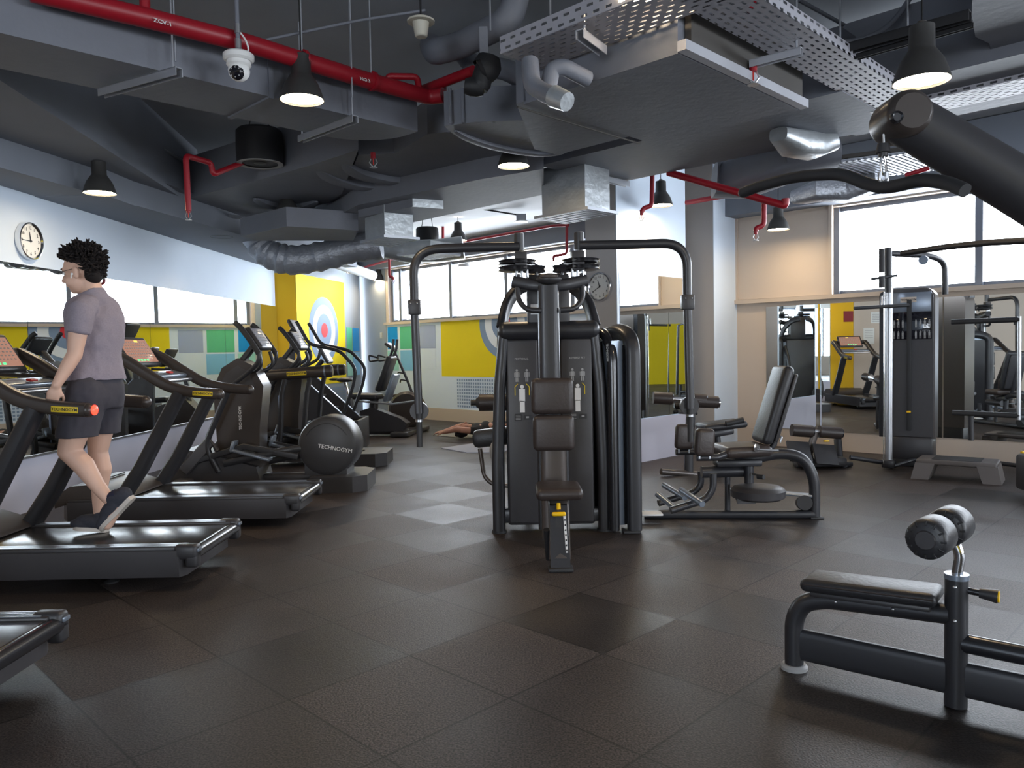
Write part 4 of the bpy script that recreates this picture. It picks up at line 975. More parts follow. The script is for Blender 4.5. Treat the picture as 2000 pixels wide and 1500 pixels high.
MB().tube([(-.7, 0, .6), (-.66, 0, .95), (-.44, 0, 1.2)], .035, n=12, fil=.1).build('handlebar_post', 'black_plastic', ub)
for s in (-1, 1): MB().tube([(-.56, 0, 1.07), (-.50, s * .2, 1.1), (-.24, s * .2, 1.12)], .018, n=10, fil=.05).build('handlebar', 'black_metal', ub)
cs = MB().box((-.40, 0, 1.28), (.05, .3, .3), rot=(0, -.5, 0), bev=.02).build('console', 'black_plastic', ub)
MB().box((-.373, 0, 1.295), (.003, .25, .25), rot=(0, -.5, 0)).build('display', 'screen_pale', cs)
# ---- recumbent bike : seat back toward the left, pedals to the right
rb = thing('recumbent_bike', (-1.97, 12.0, 0), math.radians(-8), 'recumbent exercise bike with reclined padded backrest near the back corner', 'exercise bike')
b = MB(); b.box((.28, 0, .045), (.28, .58, .07), bev=.02); b.box((-.45, 0, .04), (.14, .5, .07), bev=.02); b.box((-.1, 0, .07), (.9, .12, .09), bev=.02); b.build('base', 'grey_panel', rb)
b = hood_profile([(-.35, .08), (-.38, .40), (-.2, .45), (.25, .28), (.36, .2), (.3, .08)], -.11, .11, .03); b.build('body', 'dark_plastic', rb)
b = MB().box((-.32, 0, .62), (.46, .40, .09), rot=(0, .04, 0), bev=.035, seg=3); b.build('seat', 'vinyl_black', rb)
b = MB().box((.02, 0, .97), (.10, .36, .58), rot=(0, .38, 0), bev=.04, seg=3); b.build('backrest', 'vinyl_black', rb)
b = MB().box((.10, 0, .75), (.06, .30, .45), rot=(0, .38, 0), bev=.02); b.build('backrest_shell', 'silver_blue', rb)
MB().tube([(-.45, -.12, .56), (.15, -.12, .50), (.55, -.12, .55)], .022, n=8, sec=(1.2, .8)).build('slide_rail', 'steel', rb)
MB().tube([(-.2, 0, .42), (-.18, 0, .6)], .07, n=12).build('seat_pillar', 'black_plastic', rb)
for s in (-1, 1):
    MB().tube([(.10, s * .08, 1.2), (.16, s * .1, 1.33), (.18, s * .1, 1.5)], .022, n=10, fil=.04).build('handle', 'black_metal', rb)
    MB().tube([(-.05, s * .2, 1.22), (-.18, s * .22, 1.26), (-.17, s * .22, 1.16), (-.03, s * .2, 1.18)], .014, n=8, fil=.03).build('side_grip', 'black_metal', rb)
# ---- spinning bike behind it, round flywheel
sb = thing('spinning_bike', (-1.55, 12.55, 0), math.radians(-8), 'exercise bike with a round dark flywheel housing, furthest back by the squares mural', 'exercise bike')
MB().lathe([(0, -.1), (.26, -.1), (.30, -.06), (.30, .06), (.26, .1), (0, .1)], c=(-.16, 0, .36), axis=(0, 1, 0), n=48).build('flywheel_housing', 'brown_plastic', sb)
MB().tube([(-.05, 0, .55), (-.16, 0, .85), (-.38, 0, 1.38)], .022, n=12).build('frame_tube', 'black_metal', sb)
for k, z in enumerate((.95, .83)): MB().tube([(-.2 + k * .04, -.0, z), (-.3 + k * .04, -.02, z + .02), (-.31 + k * .04, -.02, z - .03)], .012, n=8, fil=.02).build('bottle_bracket', 'black_metal', sb)
MB().box((-.42, 0, 1.40), (.16, .26, .05), rot=(0, .6, 0), bev=.02).build('console', 'black_plastic', sb)
MB().box((-.1, 0, .045), (.5, .4, .07), bev=.02).build('base', 'dark_plastic', sb)
MB().tube([(-.7, 0, .55), (-.12, 0, .62)], .03, n=8, sec=(1.2, .8)).build('beam', 'taupe_metal', sb)
MB().tube([(-.7, 0, .05), (-.7, 0, .55)], .03, n=8).build('rear_post', 'black_metal', sb)
# ================================================================== STRENGTH MACHINES
def plac(label, cat, name, px_, py_, Y_=None, group=None):
    p = PZ(px_, py_, 0) if Y_ is None else PY(px_, py_, Y_); p.z = 0
    return thing(name, p, 0, label, cat, group)
class K:                      # helper: points given as (x, y, depth) photo positions, relative to the thing's origin
    def __init__(s, t): s.t = t; s.o = Vector(t.location)
    def p(s, x, y, Y_): return PY(x, y, Y_) - s.o
    def z(s, x, y, z_): return PZ(x, y, z_) - s.o
    def pts(s, *a): return [s.p(*q) for q in a]
# ---------------------------------------------------------------- centre : pec machine
pm = thing('pec_fly_machine', (.265, 5.47, 0), 0, 'black chest machine in the centre with two long bent arms and stacked pads', 'weight machine')
k = K(pm); Yf = 5.47; W2 = .375
# side frames (flattened tubes) with cross drum
for s in (-1, 1):
    b = MB().tube([(s * .375, 0, .02), (s * .375, 0, .5), (s * .352, .0, 1.05), (s * .318, 0, 1.40)], [.062, .062, .058, .052], n=16, sec=(.72, 1.1)); b.build('side_frame', 'black_metal', pm)
    MB().lathe([(0, 0), (.055, 0), (.05, .02), (.03, .025)], c=(s * .375, 0, 0), n=20).build('foot', 'rubber', pm)
    b = MB().tube([(s * .33, .02, 1.45), (s * .30, .10, 1.62), (s * .20, .22, 1.76), (s * .06, .30, 1.79)], [.045, .042, .04, .04], n=14, fil=.1, sec=(.7, 1.2)); b.build('upper_arch', 'black_metal', pm)
    b = MB().tube([(s * .33, .05, 1.45), (s * .36, .5, 1.0), (s * .37, .62, .05)], .032, n=12, fil=.2); b.build('rear_frame', 'black_metal', pm)
b = MB().cyl((-.31, -.02, 1.432), (.31, -.02, 1.432), .066, n=32)
for s in (-1, 1): b.sph((s * .31, -.02, 1.432), .0658, sc=(.75, 1, 1), n=24)
b.build('cross_drum', 'black_metal', pm)
MB().box((0, 0, .12), (.74, .07, .10), bev=.02).build('base_cross_beam', 'black_metal', pm)
b = MB().box((0, .12, .72), (.62, .28, 1.34), bev=.02); sh = b.build('weight_stack_shroud', 'grey_panel', pm)
for s in (-1, 1):
    b = MB().box((s * .19, -.035, .72), (.22, .03, 1.30), bev=.012, seg=3); pn = b.build('front_panel', 'grey_panel', pm)
    # placard with printed icons
    x0 = s * .195; yv = -.0525
    b = MB()
    for dx in (-.035, .035):
        b.sph((x0 + dx, yv, 1.155), .009, sc=(1, .12, 1), n=10); b.box((x0 + dx, yv, 1.125), (.022, .002, .036)); b.box((x0 + dx - .006, yv, 1.09), (.008, .002, .03)); b.box((x0 + dx + .006, yv, 1.09), (.008, .002, .03))
        b.box((x0 + dx - .016, yv, 1.125), (.005, .002, .03)); b.box((x0 + dx + .016, yv, 1.125), (.005, .002, .03))
    b.build('muscle_icons', 'label_grey', pn)
    b = MB(); b.box((x0, yv, .98), (.04, .002, .09)); b.sph((x0, yv, 1.04), .014, sc=(1, .12, 1), n=10); b.box((x0, yv, .90), (.034, .002, .08)); b.build('posture_drawing', 'logo_white', pn)
    b = MB(); b.tube([(x0 - .05, yv, .98), (x0 - .05, yv, 1.04), (x0 - .03, yv, 1.06)], .003, n=6); b.tube([(x0 + .05, yv, .98), (x0 + .05, yv, 1.04), (x0 + .03, yv, 1.06)], .003, n=6)
    b.build('yellow_arm_mark', 'logo_yellow', pn)
    text('PECTORAL' if s < 0 else 'REVERSE FLY', .020, 'label_grey', pn, (x0, yv, 1.235), name='placard_heading', ext=.0004)
    b = MB(); b.box((x0 - .03, yv, .825), (.05, .002, .05)); b.box((x0 + .035, yv, .825), (.055, .002, .035)); b.build('instruction_label', 'rubber', pn)
    b = MB(); 
    for i in range(4): b.box((x0 - .03, yv - .002, .84 - i * .010), (.036, .001, .003))
    b.box((x0 + .035, yv - .002, .825), (.02, .001, .012)); b.build('label_print', 'label_grey', pn)
# central column
Yc_ = 5.12
b = MB().tube([(-.015, -.33, .08), (-.015, -.33, 1.72)], .072, n=24, sec=(.95, .8)); b.build('front_column', 'black_metal', pm)
for s in (-1, 1): MB().box((-.015 + s * .066, -.345, 1.3), (.008, .02, .84), bev=.002).build('column_edge', 'steel', pm)
b = MB().box((0, .0, 1.62), (.30, .10, .42), bev=.02); b.build('rear_column', 'grey_panel', pm)
MB().box((-.10, -.055, 1.58), (.05, .004, .07), bev=.001).build('warning_sticker', 'logo_white', pm)
hb = MB(); hb.sph((-.01, -.36, 1.76), .085, sc=(1, .8, .45), n=28); hb.build('top_hub', 'black_plastic', pm)
MB().sph((-.01, -.40, 1.775), .06, sc=(1, .6, .35), n=24).build('hub_badge', 'taupe_metal', pm)
b = MB().tube([(-.24, -.28, 1.755), (-.1, -.32, 1.72), (.08, -.32, 1.72), (.24, -.28, 1.755)], .045, n=16, fil=.06, sec=(1, .9)); b.build('pivot_yoke', 'black_metal', pm)
for s in (-1, 1):
    xs = s * .20
    MB().cyl((xs, -.28, 1.96), (xs, -.28, 2.07), .034, n=24).build('sleeve_top', 'black_metal', pm)
    MB().cyl((xs, -.28, 2.066), (xs, -.28, 2.075), .031, n=24).build('sleeve_cap', 'taupe_metal', pm)
    b = MB().box((xs + s * -.01, -.29, 1.885), (.082, .085, .13), bev=.008); b.build('pivot_block', 'black_plastic', pm)
    b = MB()
    for zz in (1.845, 1.888): b.lathe([(0, -.018), (.11, -.018), (.130, -.012), (.118, 0), (.130, .012), (.11, .018), (0, .018)], c=(s * .215, -.22, zz), n=40)
    b.build('cable_cam', 'black_gloss', pm)
    b = MB(); b.lathe([(0, -.022), (.075, -.022), (.065, 0), (.075, .022), (0, .022)], c=(s * .095, -.22, 1.84), n=32); b.cyl((s * .085, -.22, 1.80), (s * .085, -.22, 1.875), .012, n=12); b.build('cable_pulley', 'black_gloss', pm)
    b = MB()
    for q in range(3): b.cyl((s * (.15 + q * .035), -.31, 1.78), (s * (.15 + q * .035), -.31, 1.84), .010, n=10)
    b.build('pivot_bolts', 'steel', pm)
    b = MB().tube([(s * .215, -.30, 1.80), (s * .215, -.32, 1.63), (s * .16, -.36, 1.56), (s * .06, -.37, 1.555)], .019, n=12, fil=.06); b.build('starter_handle', 'black_metal', pm)
    # long arm
    xe = -.905 if s < 0 else .915
    Ya = -.30
    b = MB().tube([(xs, Ya, 1.985), (xe * .6, Ya, 1.985), (xe, Ya, 1.99 if s > 0 else 1.975), (xe + s * .0, Ya, 1.60)], .0305, n=18, fil=.17, seg=10); b.build('swing_arm', 'black_metal', pm)
    xq = xe
    b = MB().box((xq, Ya, 1.595), (.082, .07, .10), bev=.008); b.build('clamp_block', 'black_plastic', pm)
    b = MB()
    for dx in (-.022, .022): b.sph((xq + dx, Ya - .037, 1.62), .006, n=8)
    b.build('clamp_bolts', 'steel', pm)
    b = MB().tube([(xq, Ya, 1.55), (xq + .012, Ya, .885)], .027, n=16, sec=(1, .9)); b.build('lower_arm', 'black_metal', pm)
    b = MB().cyl((xq + .012, Ya + .01, .90), (xq + .012, Ya + .05, .90), .062, n=32); b.build('elbow_disc', 'black_plastic', pm)
    b = MB().tube([(xq + .012, Ya, .885), (xq + .012, Ya, .66)], .020, n=14); b.build('hand_grip', 'rubber', pm)
    MB().cyl((xq + .012, Ya, .83), (xq + .012, Ya, .845), .026, n=16).build('grip_collar', 'steel', pm)
# pads
def pad(c, d, name='pad', m='vinyl', par=pm, rot=None, bev=.035):
    return MB().box(c, d, rot=rot, bev=bev, seg=4).build(name, m, par)
pad((-.005, -.455, .995), (.275, .075, .235), 'upper_back_pad'); pad((.0, -.455, .755), (.27, .075, .235), 'lower_back_pad')
MB().box((0, -.40, .87), (.10, .04, .40), bev=.01).build('pad_bracket', 'black_metal', pm)
MB().tube([(0, -.40, .05), (0, -.40, .70)], .085, n=20, sec=(1, .6)).build('seat_column', 'taupe_metal', pm)
for s in (-1, 1): MB().tube([(s * .085, -.36, .1), (s * .085, -.36, .66)], .02, n=10).build('column_rail', 'black_metal', pm)
pad((.01, -.72, .425), (.285, .33, .075), 'seat', bev=.035)
b = MB().tube([(.005, -.62, .38), (.005, -.80, .33), (.0, -.94, .05)], .058, n=16, fil=.04, sec=(1.1, .8)); b.build('front_post', 'taupe_metal', pm)
MB().box((0, -.985, .012), (.145, .10, .02), bev=.006).build('front_foot', 'rubber', pm)
b = MB().prism([(-.052, -.86, .36), (.052, -.86, .36), (.058, -1.0, .02), (-.058, -1.0, .02)], (0, .05, 0)); b.bevel(.01); b.build('post_cover', 'black_metal', pm)
b = MB().prism([(-.020, -.868, .335), (.015, -.868, .335), (.015, -.935, .165), (-.020, -.935, .165)], (0, -.004, 0)); b.build('adjustment_slot', 'rubber', pm)
b = MB().prism([(.026, -.872, .32), (.042, -.872, .32), (.046, -.965, .10), (.034, -.965, .10)], (0, -.005, 0)); sc_ = b.build('height_scale', 'logo_white', pm)
b = MB()
for i in range(8):
    f = (i + .5) / 8; b.box((.035 + .005 * f, -.880 - .093 * f, .32 - .22 * f), (.008, .003, .010))
b.build('scale_numbers', 'rubber', sc_)
MB().lathe([(0, 0), (.013, 0), (.013, .004), (0, .004)], c=(-.008, -.935, .155), axis=(0, -1, .4), n=20).build('round_sticker', 'logo_white', pm)
b = MB(); b.cyl((.0, -.87, .375), (.0, -.885, .34), .013, n=14); b.box((.0, -.893, .315), (.085, .022, .026), bev=.011, seg=3); b.build('yellow_lever', 'yellow_plastic', pm)
MB().tube([(-.06, -.80, .02), (-.075, -.88, .22)], .02, n=10).build('side_brace', 'black_metal', pm)
# rear roller station to the left
b = MB().cyl((-.20, .45, .90), (-.52, .45, .90), .066, n=28); b.build('rear_roller_pad', 'vinyl', pm)
b = MB(); b.cyl((-.52, .45, .90), (-.545, .45, .90), .05, .03, n=20); b.cyl((-.545, .45, .90), (-.585, .45, .90), .022, n=16); b.build('roller_end_knob', 'rubber', pm)
# rear seat bits seen past left frame
b = MB().box((-.42, .75, .60), (.34, .16, .14), rot=(0, -.1, 0), bev=.04); b.build('rear_seat', 'vinyl_black', pm)
b = MB().sph((-.40, .62, .50), .09, sc=(.6, 1, 1)); b.build('rear_pad_end', 'label_grey', pm)
b = MB().tube([(-.53, .65, .52), (-.50, .64, .30), (-.44, .62, .24), (-.25, .60, .22)], .018, n=10, fil=.05); b.build('rear_foot_lever', 'taupe_metal', pm)
b = MB().tube([(-.16, .35, .02), (-.17, .35, .40), (-.25, .42, .55)], .03, n=10); b.build('rear_post', 'black_metal', pm)
# ---------------------------------------------------------------- slim tower + abductor machine
ab = thing('hip_abductor_machine', (1.60, 5.78, 0), 0, 'black seated leg machine with tilted backrest, knee pads and slim upright tower', 'weight machine')
k = K(ab)
# tower : bent front tube and shroud behind
xa = .80 - 1.60; ya = 5.39 - 5.78
b = MB().tube([(xa + .045, ya, .02), (xa + .045, ya, 1.36), (xa - .02, ya + .18, 1.425), (xa - .09, ya + .36, 1.40), (xa - .09, ya + .36, .02)], .05, n=18, fil=.12, seg=8, sec=(1, 1.05)); b.build('tower_frame', 'black_metal', ab)
d_ = Vector((-.135, .36, 0)); a0 = Vector((xa + .01, ya + .04, .05))
n_ = Vector((-.36, -.135, 0)).normalized()
b = MB().prism([a0 + n_ * .03, a0 + d_ * .9 + n_ * .03, a0 + d_ * .9 + n_ * .12, a0 + n_ * .12], (0, 0, 1.30)); b.bevel(.03, 3); b.build('tower_shroud', 'silver_blue', ab)
b = MB().prism([a0 + n_ * .00, a0 + d_ * .85 + n_ * .0, a0 + d_ * .85 + n_ * .035, a0 + n_ * .035], (0, 0, 1.27)); b.build('shroud_groove', 'black_gloss', ab)
b = MB().tube([a0 + n_ * .115 + Vector((0, 0, -.03)), a0 + n_ * .115 + Vector((0, 0, 1.24)), a0 + d_ * .4 + n_ * .1 + Vector((0, 0, 1.37)), a0 + d_ * .9 + n_ * .09 + Vector((0, 0, 1.35))], .038, n=14, fil=.1); b.build('tower_side_tube', 'black_gloss', ab)
text('TECHNOGYM', .02, 'label_grey', ab, a0 + n_ * .155 + Vector((.0, -.01, 1.22)), Euler((PI / 2, PI / 2, 0)).to_matrix(), 'logo')
MB().box((xa + .02, ya, .012), (.12, .12, .02), bev=.006).build('tower_foot', 'rubber', ab)
MB().box((xa + .22, ya + .33, .06), (.16, .12, .015), bev=.004).build('white_joint_plate', 'logo_white', ab)
# base beam and rear arch
b = MB().tube([k.p(1258, 1004, 5.84), k.p(1590, 1004, 5.73)], .030, n=14, sec=(1.3, 1)); b.build('base_beam', 'black_metal', ab)
b = MB().tube([k.p(1591, 1008, 5.73), k.p(1591, 935, 5.73), k.p(1570, 893, 5.74), k.p(1525, 884, 5.76), k.p(1430, 905, 5.80)], .040, n=16, fil=.10, seg=8); b.build('rear_arch', 'black_metal', ab)
MB().box(k.p(1592, 1010, 5.73), (.10, .10, .015), bev=.005).build('rear_foot', 'rubber', ab)
MB().tube([k.p(1440, 965, 5.85), k.p(1520, 962, 5.8), k.p(1585, 968, 5.74)], .022, n=10, sec=(2, .6)).build('mid_link', 'silver_blue', ab)
MB().cyl(k.p(1572, 982, 5.65), k.p(1568, 982, 5.85), .055, n=24).build('rear_wheel', 'rubber', ab)
# seat + backrest
rotb = Matrix.Rotation(.30, 4, 'Y')
bk_ = MB(); c = k.p(1509, 790, 5.78); bk_.box(c, (.085, .30, .60), rot=rotb @ Matrix.Rotation(-.0, 4, 'Z'), bev=.038, seg=4); bk_.build('backrest', 'vinyl_black', ab)
b = MB().box(c + Vector((.065, 0, -.02)), (.03, .24, .52), rot=rotb, bev=.012); b.build('backrest_shell', 'black_plastic', ab)
b = MB().tube([k.p(1535, 760, 5.78), k.p(1512, 868, 5.78), k.p(1490, 893, 5.78)], .022, n=10); b.build('backrest_support', 'black_metal', ab)
for yy in (738, 850): MB().tube([k.p(1528 - (yy - 738) * .17, yy, 5.74), k.p(1552 - (yy - 738) * .22, yy + 3, 5.70), k.p(1548 - (yy - 738) * .22, yy + 14, 5.70)], .008, n=8, fil=.01).build('adjuster_lever', 'steel', ab)
b = MB().box(k.p(1447, 878, 5.76), (.36, .36, .085), rot=(0, -.02, .1), bev=.04, seg=4); b.build('seat', 'vinyl', ab)
MB().box(k.p(1440, 903, 5.76), (.34, .14, .05), bev=.015).build('seat_frame', 'black_metal', ab)
MB().cyl(k.p(1478, 878, 5.56), k.p(1478, 872, 5.62), .02, n=12).build('seat_knob', 'steel', ab)
MB().tube([k.p(1478, 878, 5.56), k.p(1520, 880, 5.58)], .008, n=8).build('release_bar', 'steel', ab)
# knee pads and arms
for (x, y, Yd, sx) in ((1336, 853, 6.02, 0), (1376, 864, 5.55, 0)):
    b = MB().box(k.p(x, y, Yd), (.145, .07, .20), rot=(0, .06, .12), bev=.032, seg=4); b.build('knee_pad', 'vinyl', ab)
    MB().tube([k.p(x - 16, y + 30, Yd + .02), k.p(x + 24, y + 30, Yd + .02), k.p(x + 45, y + 22, Yd + .06)], .024, n=10, fil=.03).build('pad_arm', 'black_metal', ab)
    b = MB(); 
    for dx in (-10, 10): b.cyl(k.p(x + dx, y + 22, Yd), k.p(x + dx, y + 32, Yd), .008, n=8)
    b.build('pad_bolts', 'steel', ab)
b = MB().tube([k.p(1370, 922, 5.8), k.p(1460, 920, 5.8)], .045, n=16); b.build('pivot_tube', 'black_metal', ab)
# foot bars (J tubes) with rests
for (dx, dy, Yd) in ((0, 0, 5.5), (-24, -14, 5.95)):
    b = MB().tube([k.p(1393 + dx, 925 + dy * .3, Yd), k.p(1393 + dx, 955 + dy * .5, Yd), k.p(1378 + dx, 976 + dy, Yd), k.p(1310 + dx, 997 + dy, Yd - .05)], .026, n=12, fil=.06); b.build('foot_lever', 'black_metal', ab)
    b = MB().tube([k.p(1330 + dx * 1.4, 957 + dy * .7, Yd + .1), k.p(1372 + dx * 1.4, 985 + dy * .9, Yd - .2)], .022, n=12); b.build('foot_rest', 'silver_blue', ab)
b = MB().tube([k.p(1284, 965, 5.75), k.p(1322, 996, 5.55)], .022, n=12); b.build('front_foot_rest', 'silver_blue', ab)
# round counterweight disc
b = MB().lathe([(0, -.035), (.165, -.035), (.190, -.02), (.195, .03), (.17, .05), (.10, .055), (0, .055)], c=k.p(1480, 964, 5.60), n=48); b.build('cam_disc', 'grey_panel', ab)
b = MB().prism([k.p(1436, 972, 5.55), k.p(1470, 972, 5.50), k.p(1476, 984, 5.5), k.p(1440, 984, 5.52)], (0, 0, .04)); b.bevel(.012); b.build('disc_bracket', 'grey_panel', ab)
MB().cyl(k.p(1463, 905, 5.75), k.p(1463, 955, 5.75), .035, n=16).build('spindle', 'black_metal', ab)
MB().tube([k.p(1421, 912, 5.8), k.p(1421, 1000, 5.8)], .022, n=10).build('front_strut', 'black_metal', ab)
MB().tube([k.p(1470, 925, 5.7), k.p(1485, 930, 5.6)], .008, n=8).build('pin_stem', 'steel', ab)
MB().cyl(k.p(1480, 931, 5.62), k.p(1492, 932, 5.58), .018, n=12).build('pin_knob', 'rubber', ab)
# ---------------------------------------------------------------- bench with rollers behind
lc = thing('leg_curl_bench', PZ(1360, 930, 0) + Vector((0, .1, 0)), 0, 'black bench with two brown foam rollers standing beside the partition', 'weight machine'); lc.location.z = 0
k = K(lc); Yl = lc.location.y
b = MB().tube([k.p(1291, 921, Yl - .1), k.p(1355, 926, Yl), k.p(1445, 936, Yl + .1)], .032, n=12); b.build('base_tube', 'taupe_metal', lc)
b = MB().tube([k.p(1345, 925, Yl), k.p(1345, 880, Yl), k.p(1350, 790, Yl)], .045, n=12, sec=(1, .8)); b.build('post', 'black_metal', lc)
b = MB().box(k.p(1408, 830, Yl), (.44, .34, .07), rot=(0, -.08, .1), bev=.03, seg=3); b.build('bench_pad', 'vinyl_black', lc)
b = MB().box(k.p(1400, 846, Yl - .1), (.34, .08, .07), rot=(0, -.14, .1), bev=.02); b.build('pad_frame', 'black_metal', lc)
b = MB().tube([k.p(1418, 828, Yl - .2), k.p(1452, 820, Yl - .2)], .028, n=12); b.build('hand_grip', 'rubber', lc)
MB().tube([k.p(1400, 850, Yl), k.p(1410, 930, Yl)], .035, n=12).build('rear_post', 'black_metal', lc)
for (x0, x1, y) in ((1276, 1312, 777), (1354, 1378, 780), (1362, 1402, 784)):
    b = MB().tube([k.p(x0, y, Yl + .05), k.p(x1, y + 2, Yl + .05)], .062, n=24); o = b.build('foam_roller', 'vinyl', lc)
    b = MB().cyl(k.p(x1, y + 2, Yl + .05), k.p(x1 + 3, y + 2, Yl + .05), .052, n=20); b.build('chrome_end', 'chrome', o)
b = MB().tube([k.p(1312, 779, Yl + .05), k.p(1360, 781, Yl + .05)], .022, n=10); b.build('roller_axle', 'chrome', lc)
MB().tube([k.p(1325, 806, Yl), k.p(1362, 808, Yl)], .012, n=8).build('locking_pin', 'rubber', lc)
# ---------------------------------------------------------------- small twin-roller bench near the right mirror
tb = plac('small black bench with two brown rollers standing in front of the right mirror', 'weight machine', 'ankle_roller_bench', 1598, 912)
k = K(tb); Yt = tb.location.y
for (x0, x1, y) in ((1546, 1586, 840), (1600, 1642, 843)):
    b = MB().tube([k.p(x0, y, Yt), k.p(x1, y + 3, Yt)], .064, n=24); b.build('foam_roller', 'vinyl', tb)
    MB().cyl(k.p(x1, y + 3, Yt), k.p(x1 + 3, y + 3, Yt), .05, n=20).build('roller_cap', 'black_gloss', tb)
MB().tube([k.p(1586, 843, Yt), k.p(1600, 843, Yt)], .02, n=10).build('axle', 'steel', tb)
b = MB().tube([k.p(1593, 843, Yt), k.p(1580, 885, Yt), k.p(1582, 900, Yt)], .030, n=12, sec=(1.2, .8)); b.build('roller_arm', 'taupe_metal', tb)
for (x, y, rz) in ((1561, 878, .1), (1612, 884, .1)):
    b = MB().box(k.p(x, y + 4, Yt - .12), (.25, .24, .03), rot=(.95, .10, rz), bev=.012); b.build('foot_plate', 'black_plastic', tb)
b = MB().tube([k.p(1636, 858, Yt + .1), k.p(1640, 900, Yt), k.p(1652, 915, Yt - .05)], .04, n=12); b.build('side_post', 'black_metal', tb)
b = MB().box(k.p(1600, 900, Yt), (.50, .26, .10), bev=.03); b.build('base_housing', 'black_plastic', tb)
MB().box(Vector((.05, 0, .03)), (.6, .12, .05), bev=.015).build('base_bar', 'black_metal', tb)
MB().box(k.p(1614, 861, Yt - .02), (.06, .03, .02), bev=.006).build('yellow_pin', 'yellow_plastic', tb)
# ---------------------------------------------------------------- foreground low bench (right)
fb = thing('sit_up_bench', PZ(1712, 1350, 0), 0, 'low black bench with two glossy ankle rollers in the right foreground', 'bench')
fb.location.z = 0; k = K(fb)
A = Vector((1.112, 3.05, 0)) - k.o; B = Vector((1.560, 2.70, 0)) - k.o; D = (B - A).normalized(); E2_ = Vector((-D.y, D.x, 0))
def fp(s_, z, off=0): return A + D * s_ + E2_ * off + Vector((0, 0, z))
LB = (B - A).length
b = MB().tube([fp(0, .012), fp(0, .20), fp(.035, .275), fp(.12, .305), fp(LB - .02, .330)], .036, n=20, fil=.07, seg=8); b.build('front_leg_and_rail', 'black_metal', fb)
MB().lathe([(0, 0), (.052, 0), (.052, .012), (.044, .022), (.03, .022)], c=fp(0, 0), n=28).build('rubber_foot', 'label_grey', fb)
b = MB().tube([fp(LB, .005), fp(LB, .468)], .0375, n=24); b.sph(fp(LB, .008), .0375, sc=(1, 1, .3)); b.build('upright_post', 'black_metal', fb)
MB().cyl(fp(LB, .462), fp(LB, .480), .040, n=24).build('post_collar', 'silver_blue', fb)
b = MB().tube([fp(.02, .105), fp(LB, .105)], .05, n=18, sec=(.45, 1.25)); b.build('lower_beam', 'black_metal', fb)
b = MB().tube([fp(LB + .02, .105), fp(LB + .95, .105)], .05, n=18, sec=(.45, 1.25)); b.build('rear_lower_beam', 'black_metal', fb)
b = MB().tube([fp(LB + .02, .235), fp(LB + .95, .225)], .034, n=18); b.build('rear_upper_tube', 'black_gloss', fb)
b = MB().tube([fp(LB + .9, .01), fp(LB + .9, .40)], .037, n=18); b.build('rear_post', 'black_metal', fb)
rz = math.atan2(D.y, D.x)
rp = Matrix.Rotation(rz, 4, 'Z') @ Matrix.Rotation(-.045, 4, 'Y')
b = MB(); b.box(fp(LB * .50 - .005, .375, .015), (.475, .185, .052), rot=rp, bev=.024, seg=4); sp_ = b.build('seat_pad', 'vinyl_black', fb)
MB().tube([fp(.06, .372, -.078), fp(LB - .06, .392, -.078)], .003, n=6).build('pad_piping', 'vinyl', sp_)
MB().box(fp(LB * .5, .338, .01), (.42, .12, .02), rot=rp, bev=.006).build('pad_board', 'black_plastic', fb)
b = MB()
for s_ in (.17, .37): b.sph(fp(s_, .305 + s_ * .05, -.037), .007, n=10)
for z in (.44, .32): b.sph(fp(LB, z, -.038), .007, n=10)
b.build('frame_bolts', 'steel', fb)
b = MB().tube([fp(LB, .47), fp(LB + .012, .55), fp(LB - .01, .60), fp(LB - .045, .635)], .0185, n=16, fil=.05, seg=8); b.build('roller_stem', 'chrome', fb)
# rollers along an axle perpendicular to the bench
ax = Vector((.70, .71, 0)).normalized(); c0_ = PY(1838, 1037, 2.66) - k.o
def roller(c, L, r, par):
    n_ = ax; prof = [(0, -L / 2), (r * .80, -L / 2), (r * .93, -L / 2 + .006), (r, -L / 2 + .018), (r, L / 2 - .018), (r * .93, L / 2 - .006), (r * .8, L / 2), (0, L / 2)]
    o = MB().lathe(prof, c=c, axis=n_, n=40).build('ankle_roller', 'vinyl_black', par)
    MB().lathe([(0, -L / 2 - .006), (r * .44, -L / 2 - .006), (r * .50, -L / 2 + .002)], c=c, axis=n_, n=28).build('end_plug', 'dark_plastic', o)
    b = MB()
    for q in range(12):
        a = q * PI / 6; m = Vector(n_).to_track_quat('Z', 'Y').to_matrix(); b.tube([c + m @ Vector((r * .70 * math.cos(a), r * .7 * math.sin(a), -L / 2 - .001)), c + m @ Vector((r * .92 * math.cos(a), r * .92 * math.sin(a), -L / 2 + .006))], .004, n=5)
    b.build('gathered_seam', 'rubber', o); return o
roller(c0_ - ax * .105, .135, .068, fb); roller(c0_ + ax * .105, .135, .068, fb)
MB().cyl(c0_ - ax * .05, c0_ + ax * .05, .02, n=16).build('roller_axle', 'chrome', fb)
kn = MB().tube([fp(LB + .03, .425), fp(LB + .075, .423)], .012, n=14); kn = kn.build('adjustment_knob', 'black_gloss', fb)
MB().tube([fp(LB + .07, .423), fp(LB + .095, .422), fp(LB + .125, .42)], [.017, .020, .024], n=18).build('knob_head', 'black_plastic', kn)
MB().cyl(fp(LB + .1255, .42), fp(LB + .130, .42), .020, n=18).build('yellow_knob_end', 'yellow_plastic', kn)
